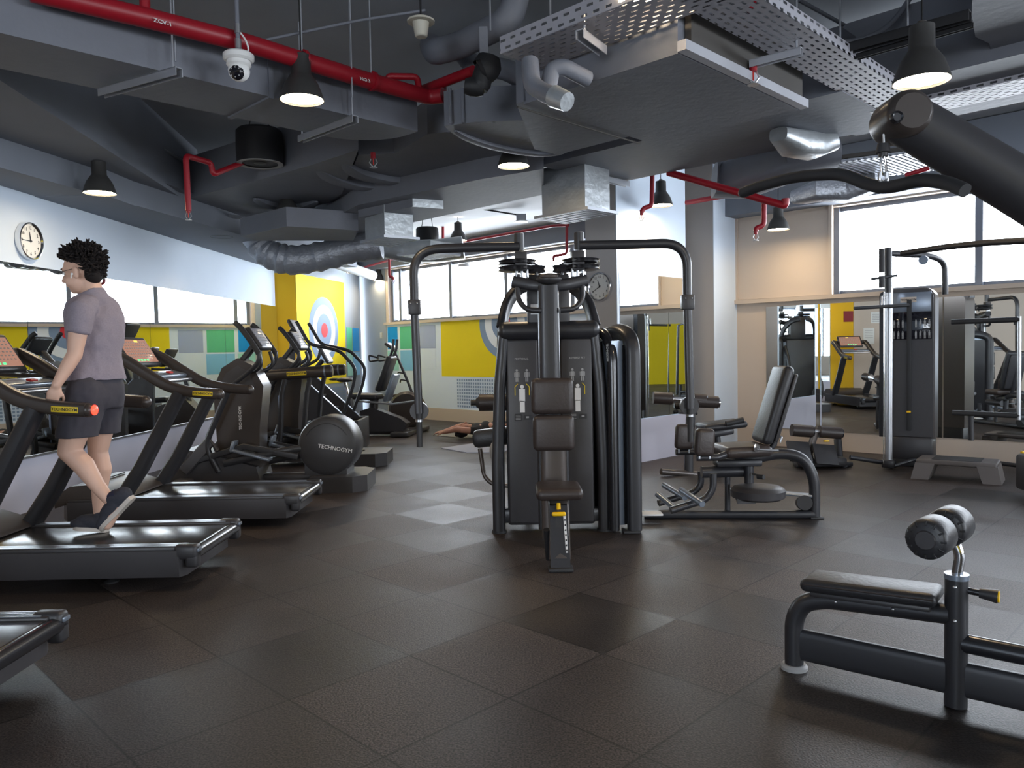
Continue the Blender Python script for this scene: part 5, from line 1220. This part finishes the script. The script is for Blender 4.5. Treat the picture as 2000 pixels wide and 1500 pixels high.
# ---------------------------------------------------------------- grey cable tower at right
ct = thing('cable_tower', (4.15, 8.05, 0), math.radians(-36), 'tall grey cable tower with printed exercise chart and steel column, before the right mirror', 'weight machine')
def arch_box(w_, d, z0, z1, r=.09, y0=0):
    P_ = [(-w_ / 2, y0, z0), (w_ / 2, y0, z0)]
    for i in range(9): a = PI / 2 * i / 8; P_.append((w_ / 2 - r + r * math.cos(a), y0, z1 - r + r * math.sin(a)))
    for i in range(9): a = PI / 2 + PI / 2 * i / 8; P_.append((-w_ / 2 + r + r * math.cos(a), y0, z1 - r + r * math.sin(a)))
    b = MB().prism(P_, (0, d, 0)); return b
b = arch_box(.46, .26, .30, 1.86, .10, 0); b.bevel(.012); b.build('shroud', 'taupe_metal', ct)
b = arch_box(.44, .03, .32, 1.85, .10, -.032); b.bevel(.008); fpn = b.build('front_panel', 'grey_panel', ct)
b = MB().box((0, -.036, 1.715), (.40, .008, .20), bev=.003); b.build('light_head_panel', 'silver_blue', fpn)
MB().box((-.01, -.043, 1.74), (.15, .004, .055), bev=.001).build('logo_plate', 'ledge', fpn)
text('TECHNOGYM', .024, 'rubber', fpn, (-.01, -.046, 1.74), name='logo')
MB().box((0, -.036, 1.47), (.41, .008, .28), bev=.002).build('exercise_chart', 'glass_dark', fpn)
b = MB()
for r_ in range(2):
    for c in range(10):
        if c in (4, 5): continue
        x = -.185 + c * .041; z = 1.50 - r_ * .115
        b.sph((x, -.042, z + .026), .007, sc=(1, .2, 1), n=8); b.box((x, -.042, z), (.018, .003, .036)); b.box((x - .005, -.042, z - .033), (.006, .003, .028)); b.box((x + .006, -.042, z - .033), (.006, .003, .028))
b.build('chart_figures', 'label_grey', fpn)
MB().box((0, -.05, 1.06), (.045, .014, 1.36), bev=.01).build('weight_slot', 'rubber', ct)
MB().box((.0, -.06, .58), (.04, .02, .02), bev=.004).build('weight_pin', 'yellow_plastic', ct)
MB().box((0, .1, .20), (.44, .30, .24), bev=.03).build('base_housing', 'black_plastic', ct)
MB().box((0, .1, .05), (.40, .26, .1), bev=.02).build('plinth', 'rubber', ct)
b = arch_box(.10, .24, .30, 1.84, .045, .01); o = b.build('left_side_cover', 'black_gloss', ct); o.location = (-.245, 0, 0); 
# column and top arm in world space
k2 = Vector(ct.location); inv = Matrix.Rotation(-ct.rotation_euler.z, 4, 'Z')
def cw(x, y, Yd): return inv @ (PY(x, y, Yd) - k2)
Yp = 7.92
b = MB().tube([cw(1736, 910, Yp), cw(1737, 560, Yp)], .032, n=16, sec=(1.1, .9)); b.build('guide_column', 'steel', ct)
MB().tube([cw(1726, 905, Yp - .03), cw(1727, 570, Yp - .03)], .006, n=8).build('guide_rod', 'chrome', ct)
MB().tube([cw(1735, 572, Yp), cw(1735, 484, Yp)], .036, n=16).build('column_head', 'black_metal', ct)
MB().box(cw(1736, 905, Yp), (.12, .12, .08), bev=.01).build('column_foot', 'black_metal', ct)
b = MB().tube([cw(1738, 495, Yp), cw(1820, 500, Yp + .1), cw(1845, 512, Yp + .15), cw(1846, 575, Yp + .15)], .030, n=16, fil=.12, seg=8); b.build('top_arm', 'black_metal', ct)
MB().cyl(cw(1803, 508, Yp), cw(1806, 508, Yp + .06), .045, n=24).build('top_pulley', 'silver_blue', ct)
b = MB()
for i, y in enumerate((497, 520, 550)): b.tube([cw(1722, y - 11, Yp - .06), cw(1722, y + 12, Yp - .06)], .026, n=12, sec=(1, .8))
b.build('pulley_carriage', 'black_plastic', ct)
MB().tube([cw(1702, 545, Yp - .05), cw(1752, 538, Yp - .05)], .013, n=10).build('carriage_lever', 'black_metal', ct)
MB().tube([cw(1722, 578, Yp - .08), cw(1721, 597, Yp - .08)], .009, n=8).build('snap_hook', 'chrome', ct)
MB().tube([cw(1668, 602, Yp - .08), cw(1775, 596, Yp - .1)], .018, n=12).build('pull_bar', 'rubber', ct)
b = MB().tube([cw(1660, 893, Yp), cw(1735, 905, Yp)], .024, n=10); b.build('left_base_tube', 'black_metal', ct)
b = MB().tube([cw(1740, 912, Yp - .05), cw(1800, 893, Yp + .1)], .02, n=10); b.build('front_base_tube', 'black_metal', ct)
# second station to the right : horizontal black bars and post
cs_ = thing('squat_bar_station', PY(1990, 900, 6.3), 0, 'black barred frame at the right edge beyond the cable tower', 'weight machine'); cs_.location.z = 0
k = K(cs_)
MB().tube([k.p(1858, 629, 6.6), k.p(1992, 624, 6.3)], .022, n=12).build('upper_bar', 'rubber', cs_)
MB().tube([k.p(1860, 806, 6.6), k.p(1992, 812, 6.3)], .022, n=12).build('lower_bar', 'rubber', cs_)
MB().tube([k.p(1991, 618, 6.3), k.p(1990, 820, 6.3)], .016, n=12).build('vertical_rail', 'steel', cs_)
MB().tube([k.p(1896, 812, 6.55), k.p(1897, 860, 6.55)], .022, n=10).build('bar_drop', 'black_metal', cs_)
MB().tube([k.p(2010, 600, 6.3), k.p(2010, 968, 6.3)], .03, n=12).build('upright', 'black_metal', cs_)
b = MB().box(k.p(2016, 925, 6.3), (.10, .3, .3), bev=.03); b.build('low_housing', 'black_plastic', cs_)
MB().box(k.p(1998, 883, 6.15), (.03, .03, .02), bev=.006).build('yellow_pin', 'yellow_plastic', cs_)
MB().tube([k.p(1930, 902, 7.9), k.p(2010, 912, 7.6)], .022, n=10).build('base_tube', 'black_metal', cs_)
# ---------------------------------------------------------------- aerobic step
st = thing('aerobic_step', (4.13, 7.17, 0), math.atan2(6.973 - 7.372, 4.404 - 3.868), 'low grey aerobic step platform on the floor in front of the cable tower', 'step')
b = MB().box((0, .12, .165), (.66, .34, .05), bev=.016, seg=3); b.build('platform', 'step_grey', st)
b = MB().box((0, .12, .191), (.40, .30, .008), bev=.003); b.build('rubber_top', 'step_top', st)
for s in (-1, 1):
    b = MB().prism([(s * .17, -.05, .155), (s * .335, -.05, .155), (s * .37, -.07, .0), (s * .22, -.07, 0)], (0, .36, 0)); b.bevel(.012); b.build('leg_block', 'step_grey', st)
# ---------------------------------------------------------------- foreground cable boom and lat bar (upper right)
bm_ = thing('cable_boom', PY(2250, 600, 2.15), 0, 'thick black boom of a pulldown machine reaching in from the upper right corner', 'weight machine'); bm_.location.z = 0
k = K(bm_); Yb = 2.1
b = MB().tube([k.p(1765, 232, Yb), k.p(1800, 252, Yb), k.p(2010, 378, Yb - .05), k.p(2260, 530, Yb - .1)], [.066, .068, .072, .078], n=36, sec=(1.0, 1.0)); b.sph(k.p(1765, 232, Yb), .066, n=24); b.build('boom_tube', 'black_plastic', bm_)
b = MB().lathe([(0, -.075), (.045, -.075), (.056, -.065), (.06, -.05), (.06, .05), (.056, .065), (0, .075)], c=k.p(1758, 232, Yb), axis=(.05, 1, 0), n=44); b.build('pulley_housing', 'brown_plastic', bm_)
b = MB().lathe([(0, 0), (.010, 0), (.014, .004), (.016, .0), (.016, -.01)], c=k.p(1753, 228, Yb - .085), axis=(.05, -1, 0), n=24); b.build('axle_bolt', 'black_gloss', bm_)
b = MB().tube([k.p(2250, 500, Yb), k.p(2270, 1400, Yb)], .07, n=20); b.build('main_upright', 'black_metal', bm_)
MB().tube([k.p(2100, 1700, Yb - .1), k.p(2500, 1700, Yb)], .06, n=12).build('x', 'black_metal', bm_) if 0 else None
MB().tube([Vector((0, 0, .03)), Vector((.9, -.3, .03))], .04, n=12).build('base_beam', 'black_metal', bm_)
MB().tube([k.p(2268, 1390, Yb), Vector((k.p(2270, 1400, Yb).x, k.p(2270, 1400, Yb).y, 0.0))], .07, n=20).build('upright_foot', 'black_metal', bm_)
MB().tube([k.p(1726, 262, Yb), k.p(1727, 284, Yb)], .004, n=8).build('steel_cable', 'steel', bm_)
lb = thing('lat_bar', PY(1725, 345, 2.1), 0, 'wavy black lat pulldown bar hanging from a chrome snap hook', 'bar')
k = K(lb)
P_ = smooth_px([(1452, 376, 2.55), (1490, 362, 2.48), (1550, 347, 2.38), (1610, 341, 2.28), (1650, 343, 2.22), (1690, 358, 2.16), (1725, 366, 2.1), (1760, 361, 2.04), (1800, 352, 1.98), (1850, 358, 1.90), (1885, 372, 1.85)], 5)
b = MB().tube([k.p(*q) for q in P_], [.017] * len(P_), n=16); b.sph(k.p(*P_[0]), .017); b.build('padded_bar', 'rubber', lb)
MB().cyl(k.p(1725, 298, 2.1), k.p(1725, 281, 2.1), .019, .015, n=20).build('swivel_top', 'black_plastic', lb)
MB().cyl(k.p(1725, 299, 2.1), k.p(1725, 306, 2.1), .012, n=20).build('swivel_neck', 'black_plastic', lb)
b = MB().tube([k.p(1722, 304, 2.1), k.p(1720, 318, 2.1), k.p(1722, 338, 2.1), k.p(1726, 342, 2.1), k.p(1731, 338, 2.1), k.p(1730, 318, 2.1), k.p(1727, 304, 2.1)], .0035, n=8, fil=.006); b.build('snap_hook', 'chrome', lb)
b = MB().tube([k.p(1719, 336, 2.1), k.p(1718, 352, 2.1), k.p(1725, 357, 2.1), k.p(1733, 352, 2.1), k.p(1732, 336, 2.1)], .005, n=8, fil=.01); b.build('bar_eye', 'steel', lb)
# second thin long bar across the window behind
tbr = thing('pull_up_bar', PY(1880, 480, 4.2), 0, 'long thin dark bar crossing the right window, above the cable tower', 'bar')
k = K(tbr); b = MB().tube([k.p(1762, 495, 4.6), k.p(1850, 482, 4.3), k.p(1930, 474, 4.0), k.p(2080, 466, 3.6)], .017, n=12); b.build('bar_tube', 'black_metal', tbr)
MB().tube([k.p(2080, 466, 3.6), k.p(2090, 1100, 3.6)], .03, n=12).build('post', 'black_metal', tbr)
# ---------------------------------------------------------------- mats
def rmat(name, poly, m, label):
    b = MB().prism([PZ(x, y, .001) for x, y in poly], (0, 0, .009)); return tag(b.build(name, m), label, 'exercise mat', 'exercise mats on the floor')
rmat('exercise_mat', [(862, 876), (925, 867), (1010, 866), (985, 884), (912, 885)], 'mat_blue', 'pale blue exercise mat on the floor left of the chest machine')
rmat('exercise_mat', [(846, 851), (880, 843), (1000, 838), (1000, 855), (905, 856)], 'mat_olive', 'dull green mat under the person lying on the floor')

dup(ct, (2.25, -2.4, 0), PI * .98, 'grey cable tower behind the viewpoint, seen only in the partition mirror')
# ================================================================== PEOPLE
def remesh(mb, voxel, name, m, parent, it=6, fac=.6):
    bm = mb.bm; bmesh.ops.recalc_face_normals(bm, faces=bm.faces)
    me = bpy.data.meshes.new(name); bm.to_mesh(me); bm.free()
    o = bpy.data.objects.new('tmp', me); COL.objects.link(o)
    md = o.modifiers.new('r', 'REMESH'); md.mode = 'VOXEL'; md.voxel_size = voxel; md.use_smooth_shade = True
    if it:
        sm = o.modifiers.new('s', 'SMOOTH'); sm.iterations = it; sm.factor = fac
    dg = bpy.context.evaluated_depsgraph_get(); me2 = bpy.data.meshes.new_from_object(o.evaluated_get(dg)); bpy.data.objects.remove(o, do_unlink=True)
    me2.materials.clear(); me2.materials.append(M[m]); me2.name = name
    for p in me2.polygons: p.use_smooth = True
    o2 = bpy.data.objects.new(name, me2); COL.objects.link(o2)
    if parent is not None: o2.parent = parent
    return o2
def limb(mb, pts, rr, n=16, sec=None, up=None):
    """closed tapered limb with rounded ends"""
    mb.tube(pts, rr, n=n, sec=sec, up=up)
    a = (sec[0], sec[1]) if sec else (1, 1)
    mb.sph(pts[0], rr[0] * min(a), n=14); mb.sph(pts[-1], rr[-1] * min(a), n=14)
def ell(mb, c, r, m3=None, n=20):
    rr = bmesh.ops.create_uvsphere(mb.bm, u_segments=n, v_segments=n // 2, radius=1)
    mt = Matrix.Translation(Vector(c)) @ (m3.to_4x4() if m3 is not None else Matrix()) @ Matrix.Diagonal((*r, 1))
    bmesh.ops.transform(mb.bm, matrix=mt, verts=rr['verts'])
def frame(fwd, up):
    f = Vector(fwd).normalized(); u = Vector(up); u = (u - f * u.dot(f)).normalized(); l = u.cross(f)
    return Matrix((f, l, u)).transposed()      # columns: forward, left, up
def head_shape(mb, c, R, s=1.0):
    def P(x, y, z): return Vector(c) + R @ (Vector((x, y, z)) * s)
    ell(mb, P(-.005, 0, .035), (.098 * s, .076 * s, .090 * s), R); ell(mb, P(.030, 0, -.035), (.062 * s, .058 * s, .075 * s), R)
    ell(mb, P(.060, 0, -.085), (.024 * s, .028 * s, .020 * s), R)            # chin
    limb(mb, [P(.088, 0, .018), P(.112, 0, -.022)], [.009 * s, .014 * s])      # nose
    ell(mb, P(.084, 0, .035), (.016 * s, .05 * s, .014 * s), R)                # brow
    ell(mb, P(.088, 0, -.052), (.014 * s, .024 * s, .010 * s), R)              # lips
    for q in (-1, 1):
        ell(mb, P(.055, q * .040, -.035), (.03 * s, .02 * s, .03 * s), R)
        ell(mb, P(-.008, q * .080, -.006), (.020 * s, .012 * s, .035 * s), R)   # ear
        ell(mb, P(-.014, q * .086, .004), (.016 * s, .009 * s, .026 * s), R)
    return P
def hand_shape(mb, wrist, R, side, curl=.5, s=1.0, spread=.012, wrap=None):
    """R columns: finger direction, thumb side, back of the hand"""
    def P(x, y, z): return Vector(wrist) + R @ (Vector((x, y, z)) * s)
    ell(mb, P(.045, 0, 0), (.050 * s, .040 * s, .016 * s), R); ell(mb, P(.02, .012, -.006), (.03 * s, .026 * s, .016 * s), R)
    L = [.070, .078, .073, .058]
    for i in range(4):
        y = .030 - i * .020; pts = [P(.07, y * .9, 0)]; a = 0; x, z = .085, 0.0
        seg = [L[i] * .45, L[i] * .32, L[i] * .26]
        for j, g in enumerate(seg):
            a += curl * (.5 if j == 0 else .9); x += g * math.cos(a); z -= g * math.sin(a); pts.append(P(x, y * (1 + spread * 8 * (x - .085)), z))
        limb(mb, pts, [.0095 * s, .0088 * s, .0082 * s, .0068 * s], n=10)
    limb(mb, [P(.018, .022, -.004), P(.045, .046, -.014), P(.070, .052, -.026 * (1 + curl)), P(.088, .046, -.036 * (1 + curl))], [.013 * s, .0105 * s, .0095 * s, .008 * s], n=10)
def loft(mb, secs, R, n=28):
    """closed lofted body: secs = (centre, half depth along R.x, half width along R.y)"""
    rings = []
    f, l = R @ Vector((1, 0, 0)), R @ Vector((0, 1, 0))
    out = []
    for i in range(len(secs) - 1):
        p0, p1, p2, p3 = secs[max(i - 1, 0)], secs[i], secs[i + 1], secs[min(i + 2, len(secs) - 1)]
        for k in range(5):
            t = k / 5; cr = lambda a, b_, c_, d_: .5 * (2 * b_ + (c_ - a) * t + (2 * a - 5 * b_ + 4 * c_ - d_) * t * t + (3 * b_ - a - 3 * c_ + d_) * t ** 3)
            out.append((cr(p0[0], p1[0], p2[0], p3[0]), cr(p0[1], p1[1], p2[1], p3[1]), cr(p0[2], p1[2], p2[2], p3[2])))
    out.append(secs[-1])
    for c, d_, w_ in out:
        rings.append([mb.bm.verts.new(c + f * (math.copysign(abs(math.cos(2 * PI * k / n)) ** .85, math.cos(2 * PI * k / n)) * d_) + l * (math.sin(2 * PI * k / n) * w_)) for k in range(n)])
    for i in range(len(rings) - 1):
        for k in range(n): mb.bm.faces.new((rings[i][k], rings[i][(k + 1) % n], rings[i + 1][(k + 1) % n], rings[i + 1][k]))
    mb.bm.faces.new(rings[0][::-1]); mb.bm.faces.new(rings[-1])
# ------------------------------------------------------------ man walking on the treadmill
man = thing('person', (PY(178, 1036, 4.62).x, 4.62, .227), 0, 'man with curly dark hair in grey t-shirt and dark shorts walking on a treadmill', 'person')
mo = Vector(man.location)
def q(x, y, Yd): return PY(x, y, Yd) - mo
b = MB()
# head
hc = q(161, 534, 4.585); RH = frame((-.985, .03, -.17), (-.16, .0, 1))
HP = head_shape(b, hc, RH, 1.06)
limb(b, [q(176, 552, 4.60), q(187, 592, 4.60)], [.056, .064])
# torso core
RT_ = frame((-.80, .60, 0), (0, 0, 1))
loft(b, [(q(182, 588, 4.61), .045, .07), (q(182, 605, 4.61), .07, .11), (q(185, 650, 4.61), .078, .115), (q(187, 700, 4.61), .072, .105), (q(188, 740, 4.61), .075, .11), (q(187, 775, 4.61), .08, .115)], RT_)
# arms : left (near) down to the rail, right (far) reaching forward
shL, elL, wrL = q(158, 612, 4.435), q(146, 692, 4.40), q(110, 752, 4.33)
limb(b, [shL, shL.lerp(elL, .5), elL], [.056, .050, .040]); limb(b, [elL, elL.lerp(wrL, .4), wrL], [.042, .039, .026])
shR, elR, wrR = q(212, 620, 4.80), q(222, 690, 4.86), q(214, 745, 4.93)
limb(b, [shR, elR], [.054, .040]); limb(b, [elR, wrR], [.041, .026])
RHn = frame((-.22, -.05, -1), (.35, -1, 0)); hand_shape(b, wrL + Vector((-.004, -.002, -.01)), frame((-.30, .02, -1), (.35, -.95, 0)), 1, curl=.38, s=.95)
hand_shape(b, wrR, frame((-.2, .1, -1), (.3, 1, 0)), -1, curl=.6, s=.95)
# legs
hpL, knL, anL = q(168, 770, 4.52), q(135, 882, 4.50), q(213, 976, 4.50)
limb(b, [hpL, hpL.lerp(knL, .5), knL], [.100, .086, .062]); limb(b, [knL, knL.lerp(anL, .30) + Vector((.018, 0, -.0)), knL.lerp(anL, .7), anL], [.060, .060, .043, .034])
ell(b, knL + Vector((-.012, 0, .0)), (.052, .05, .058))
hpR, knR, anR = q(205, 770, 4.70), q(191, 880, 4.72), q(194, 1002, 4.72)
limb(b, [hpR, hpR.lerp(knR, .5), knR], [.098, .080, .058]); limb(b, [knR, knR.lerp(anR, .3) + Vector((.02, 0, 0)), knR.lerp(anR, .7), anR], [.056, .060, .042, .034])
# feet cores
ftL = q(228, 1000, 4.50); limb(b, [anL, q(232, 985, 4.50), q(210, 1025, 4.49)], [.034, .036, .03]); limb(b, [anR, q(200, 1020, 4.72), q(163, 1028, 4.70)], [.034, .034, .026])
remesh(b, .007, 'body', 'skin', man, 4, .5)
# eyes + mouth on the visible side
for s_ in (-1, 1):
    b = MB(); ell(b, HP(.083, s_ * .033, .012), (.009, .011, .009), RH, 12); e = b.build('eye', 'white_plastic', man)
    b = MB(); ell(b, HP(.090, s_ * .033, .011), (.004, .006, .006), RH, 10); b.build('iris', 'hair', e)
    b = MB(); ell(b, HP(.0865, s_ * .034, .036), (.008, .020, .004), RH, 10); b.build('eyebrow', 'hair', man)
# hair : curly mass
b = MB(); rnd = random.Random(3)
ell(b, HP(-.018, 0, .066), (.100, .082, .078), RH); ell(b, HP(-.058, 0, .0), (.052, .066, .078), RH)
n_s = 0
while n_s < 760:
    th = rnd.uniform(0, 2 * PI); ph = math.asin(rnd.uniform(-.62, 1.0))
    d = Vector((math.cos(th) * math.cos(ph), math.sin(th) * math.cos(ph), math.sin(ph)))
    if d.x > .40 and d.z < .42: continue
    if d.z < .26 and d.x > -.34: continue
    if d.z < -.45 and d.x > -.45: continue
    n_s += 1
    p = Vector((-.018 + d.x * .096, d.y * .082, .048 + d.z * (.090 if d.z > 0 else .115))); L_ = (.027 if d.z > .25 else .018 if d.z > .0 else .008) * rnd.uniform(.7, 1.5)
    tw = Vector((rnd.uniform(-1, 1), rnd.uniform(-1, 1), rnd.uniform(-.6, .9))).normalized()
    pp = [HP(*(p - d * .01)), HP(*(p + d * L_ * .55 + tw * .006)), HP(*(p + d * L_ * .95 + tw * .016)), HP(*(p + d * L_ * .9 + tw * .026))]
    b.tube(pp, [.0085, .0075, .0058, .003], n=5)
b.build('hair', 'hair', man)
# t-shirt
b2 = MB()
loft(b2, [(q(180, 572, 4.60), .062, .066), (q(182, 583, 4.605), .078, .115), (q(182, 597, 4.61), .092, .150), (q(185, 622, 4.61), .112, .162), (q(186, 655, 4.61), .112, .156), (q(186, 690, 4.61), .102, .148), (q(187, 715, 4.61), .104, .150), (q(188, 735, 4.61), .116, .160), (q(188, 752, 4.61), .120, .164)], RT_)
b2.tube([q(182, 598, 4.54), q(170, 597, 4.50), q(160, 606, 4.45), shL.lerp(elL, .18), shL.lerp(elL, .50)], [.050, .068, .072, .070, .062], n=20)
b2.tube([q(196, 598, 4.69), q(205, 604, 4.75), shR, shR.lerp(elR, .50)], [.055, .066, .068, .060], n=20)
limb(b2, [q(177, 566, 4.60), q(184, 588, 4.60)], [.068, .085])
shirt = remesh(b2, .008, 't_shirt', 'tee', man, 8, .6)
def cut(o, co, no, eps=0):
    bm = bmesh.new(); bm.from_mesh(o.data)
    bmesh.ops.bisect_plane(bm, geom=bm.verts[:] + bm.edges[:] + bm.faces[:], plane_co=co, plane_no=no, clear_outer=True)
    bm.to_mesh(o.data); bm.free()
    for p in o.data.polygons: p.use_smooth = True
cut(shirt, q(190, 741, 4.6), (0, 0, -1)); cut(shirt, q(176, 573, 4.6), Vector((-.42, .05, 1)))
# cloth folds by noise displacement
def ripple(o, amp, sc, ax=(1, 1, .4)):
    from mathutils import noise
    for v in o.data.vertices:
        p = v.co; d_ = noise.noise(Vector((p.x * ax[0], p.y * ax[1], p.z * ax[2])) * sc) + .5 * noise.noise(Vector((p.x * ax[0], p.y * ax[1], p.z * ax[2] * 1.8)) * sc * 2.1)
        v.co = p + v.normal * d_ * amp
ripple(shirt, .008, 9, (1.5, 1.5, .7))
md = shirt.modifiers.new('thick', 'SOLIDIFY'); md.thickness = .004; md.offset = 0
# shorts
b = MB()
loft(b, [(q(188, 722, 4.61), .090, .134), (q(188, 742, 4.61), .100, .144), (q(187, 755, 4.61), .114, .156), (q(186, 775, 4.61), .122, .162), (q(185, 798, 4.61), .112, .155)], RT_)
limb(b, [q(170, 768, 4.53), q(158, 810, 4.515), q(150, 852, 4.51)], [.112, .112, .112]); limb(b, [q(205, 768, 4.70), q(202, 810, 4.71), q(202, 856, 4.72)], [.108, .102, .092])
sh_ = remesh(b, .008, 'shorts', 'shorts', man, 6, .6)
cut(sh_, q(190, 849, 4.6), (0, 0, -1)); cut(sh_, q(190, 729, 4.6), (0, 0, 1)); ripple(sh_, .008, 9, (1.4, 1.4, .5))
md = sh_.modifiers.new('thick', 'SOLIDIFY'); md.thickness = .004; md.offset = 0
# shoes + socks
def shoe(heel, toe, ankle, nm, up):
    d = (toe - heel); L = d.length; R = frame(d, up); c = lambda x, y, z: heel + R @ Vector((x, y, z))
    b = MB(); ell(b, c(L * .20, 0, .055), (.075, .044, .055), R); ell(b, c(L * .50, 0, .050), (.100, .045, .048), R); ell(b, c(L * .80, 0, .032), (.070, .047, .034), R); limb(b, [c(L * .20, 0, .06), ankle.lerp(c(L * .2, 0, .06), .35)], [.044, .042])
    u = remesh(b, .006, nm, 'shoe_navy', man, 4, .5)
    b = MB(); poly = []
    for t, w_ in ((0, .018), (.03, .032), (.12, .038), (.40, .034), (.62, .044), (.82, .048), (.95, .034), (1.03, .012)): poly.append((t * L, w_))
    pts = [c(x, w_, -.004) for x, w_ in poly] + [c(x, -w_, -.004) for x, w_ in poly[::-1]]
    b.prism(pts, R @ Vector((0, 0, .024))); b.bevel(.006); so = b.build('sole', 'shoe_sole', u)
    b = MB()
    for i in range(5): b.tube([c(L * (.42 + i * .07), -.022, .078 - i * .005), c(L * (.42 + i * .07), 0, .086 - i * .006), c(L * (.42 + i * .07), .022, .078 - i * .005)], .0028, n=6)
    b.build('laces', 'rubber', u)
    b = MB().tube([c(L * .2, 0, .08), ankle.lerp(c(L * .2, 0, .08), .25)], .038, n=16); b.build('sock', 'sock', man)
    return u
shoe(q(262, 972, 4.50), q(201, 1036, 4.50), anL, 'shoe', (-.75, 0, .66) and Vector((-.72, 0, .70)))
shoe(q(212, 1037, 4.72), q(146, 1032, 4.70), anR, 'shoe', (0, 0, 1))
# glasses and earbud
b = MB()
for s_ in (-1, 1):
    b.tube([HP(.105, s_ * (.012 + 0), .012)] + [HP(.104 - .004 * abs(math.sin(a)), s_ * (.034 + .022 * math.cos(a)), .010 + .018 * math.sin(a)) for a in [PI - k * PI / 8 for k in range(17)]], .0014, n=6)
    b.tube([HP(.100, s_ * .056, .016), HP(.07, s_ * .074, .016), HP(.0, s_ * .084, .018)], .0014, n=6)
b.tube([HP(.105, -.012, .012), HP(.108, 0, .016), HP(.105, .012, .012)], .0014, n=6); b.build('glasses', 'rubber', man)
b = MB(); ell(b, HP(.008, .088, -.010), (.008, .008, .008), RH, 12); limb(b, [HP(.010, .092, -.012), HP(.015, .092, -.030)], [.0035, .0035], n=8); b.build('earbud', 'white_plastic', man)
# ------------------------------------------------------------ person lying on the mat
ly = thing('person', (-.72, 11.35, .012), 0, 'person in black lying face up on a mat with both arms stretched overhead', 'person')
lo_ = Vector(ly.location)
b = MB(); RL_ = frame((.10, 0, 1), (-1, 0, .1))
HL = head_shape(b, Vector((0, 0, .125)), RL_, 1.0)
limb(b, [Vector((.08, 0, .11)), Vector((.18, 0, .11))], [.055, .062])
limb(b, [Vector((.22, 0, .12)), Vector((.45, 0, .13)), Vector((.72, 0, .12))], [.10, .11, .11], sec=(1.35, .9))
for s_ in (-1, 1):
    limb(b, [Vector((.20, s_ * .18, .12)), Vector((-.03, s_ * .24, .15)), Vector((-.10, s_ * .22, .155))], [.050, .044, .040])
    limb(b, [Vector((-.08, s_ * .23, .155)), Vector((-.30, s_ * .10, .10))], [.040, .026])
    hand_shape(b, Vector((-.30, s_ * .10, .10)), frame((-1, -s_ * .3, -.05), (0, 0, 1)), 1, .35, .95)
    limb(b, [Vector((.78, s_ * .10, .10)), Vector((1.2, s_ * .12, .10)), Vector((1.6, s_ * .12, .07))], [.085, .06, .035])
    limb(b, [Vector((1.6, s_ * .12, .07)), Vector((1.68, s_ * .14, .16))], [.035, .03])
remesh(b, .008, 'body', 'skin_tan', ly, 4, .5)
b = MB(); ell(b, HL(-.03, 0, .035), (.095, .084, .080), RL_); ell(b, HL(-.055, 0, .01), (.055, .078, .07), RL_)
for i in range(60):
    a = rnd.uniform(0, 2 * PI); ell(b, HL(-.05 + rnd.uniform(-.05, .03), .07 * math.cos(a), .05 + .07 * abs(math.sin(a))), (.014, .014, .014), RL_, 8)
remesh(b, .007, 'hair', 'hair', ly, 2, .5)
b = MB()
for x, w_, h in ((.20, .19, .10), (.32, .20, .125), (.46, .185, .125), (.60, .175, .115), (.74, .18, .12)): ell(b, Vector((x, 0, .125)), (.10, w_, h))
for s_ in (-1, 1): limb(b, [Vector((.24, s_ * .12, .12)), Vector((.14, s_ * .20, .13))], [.075, .062])
remesh(b, .010, 't_shirt', 'tee_black', ly, 4, .6)
b = MB()
for s_ in (-1, 1): limb(b, [Vector((.80, s_ * .09, .11)), Vector((1.2, s_ * .12, .11)), Vector((1.5, s_ * .12, .08))], [.11, .075, .05])
remesh(b, .010, 'leggings', 'tee_black', ly, 4, .6)
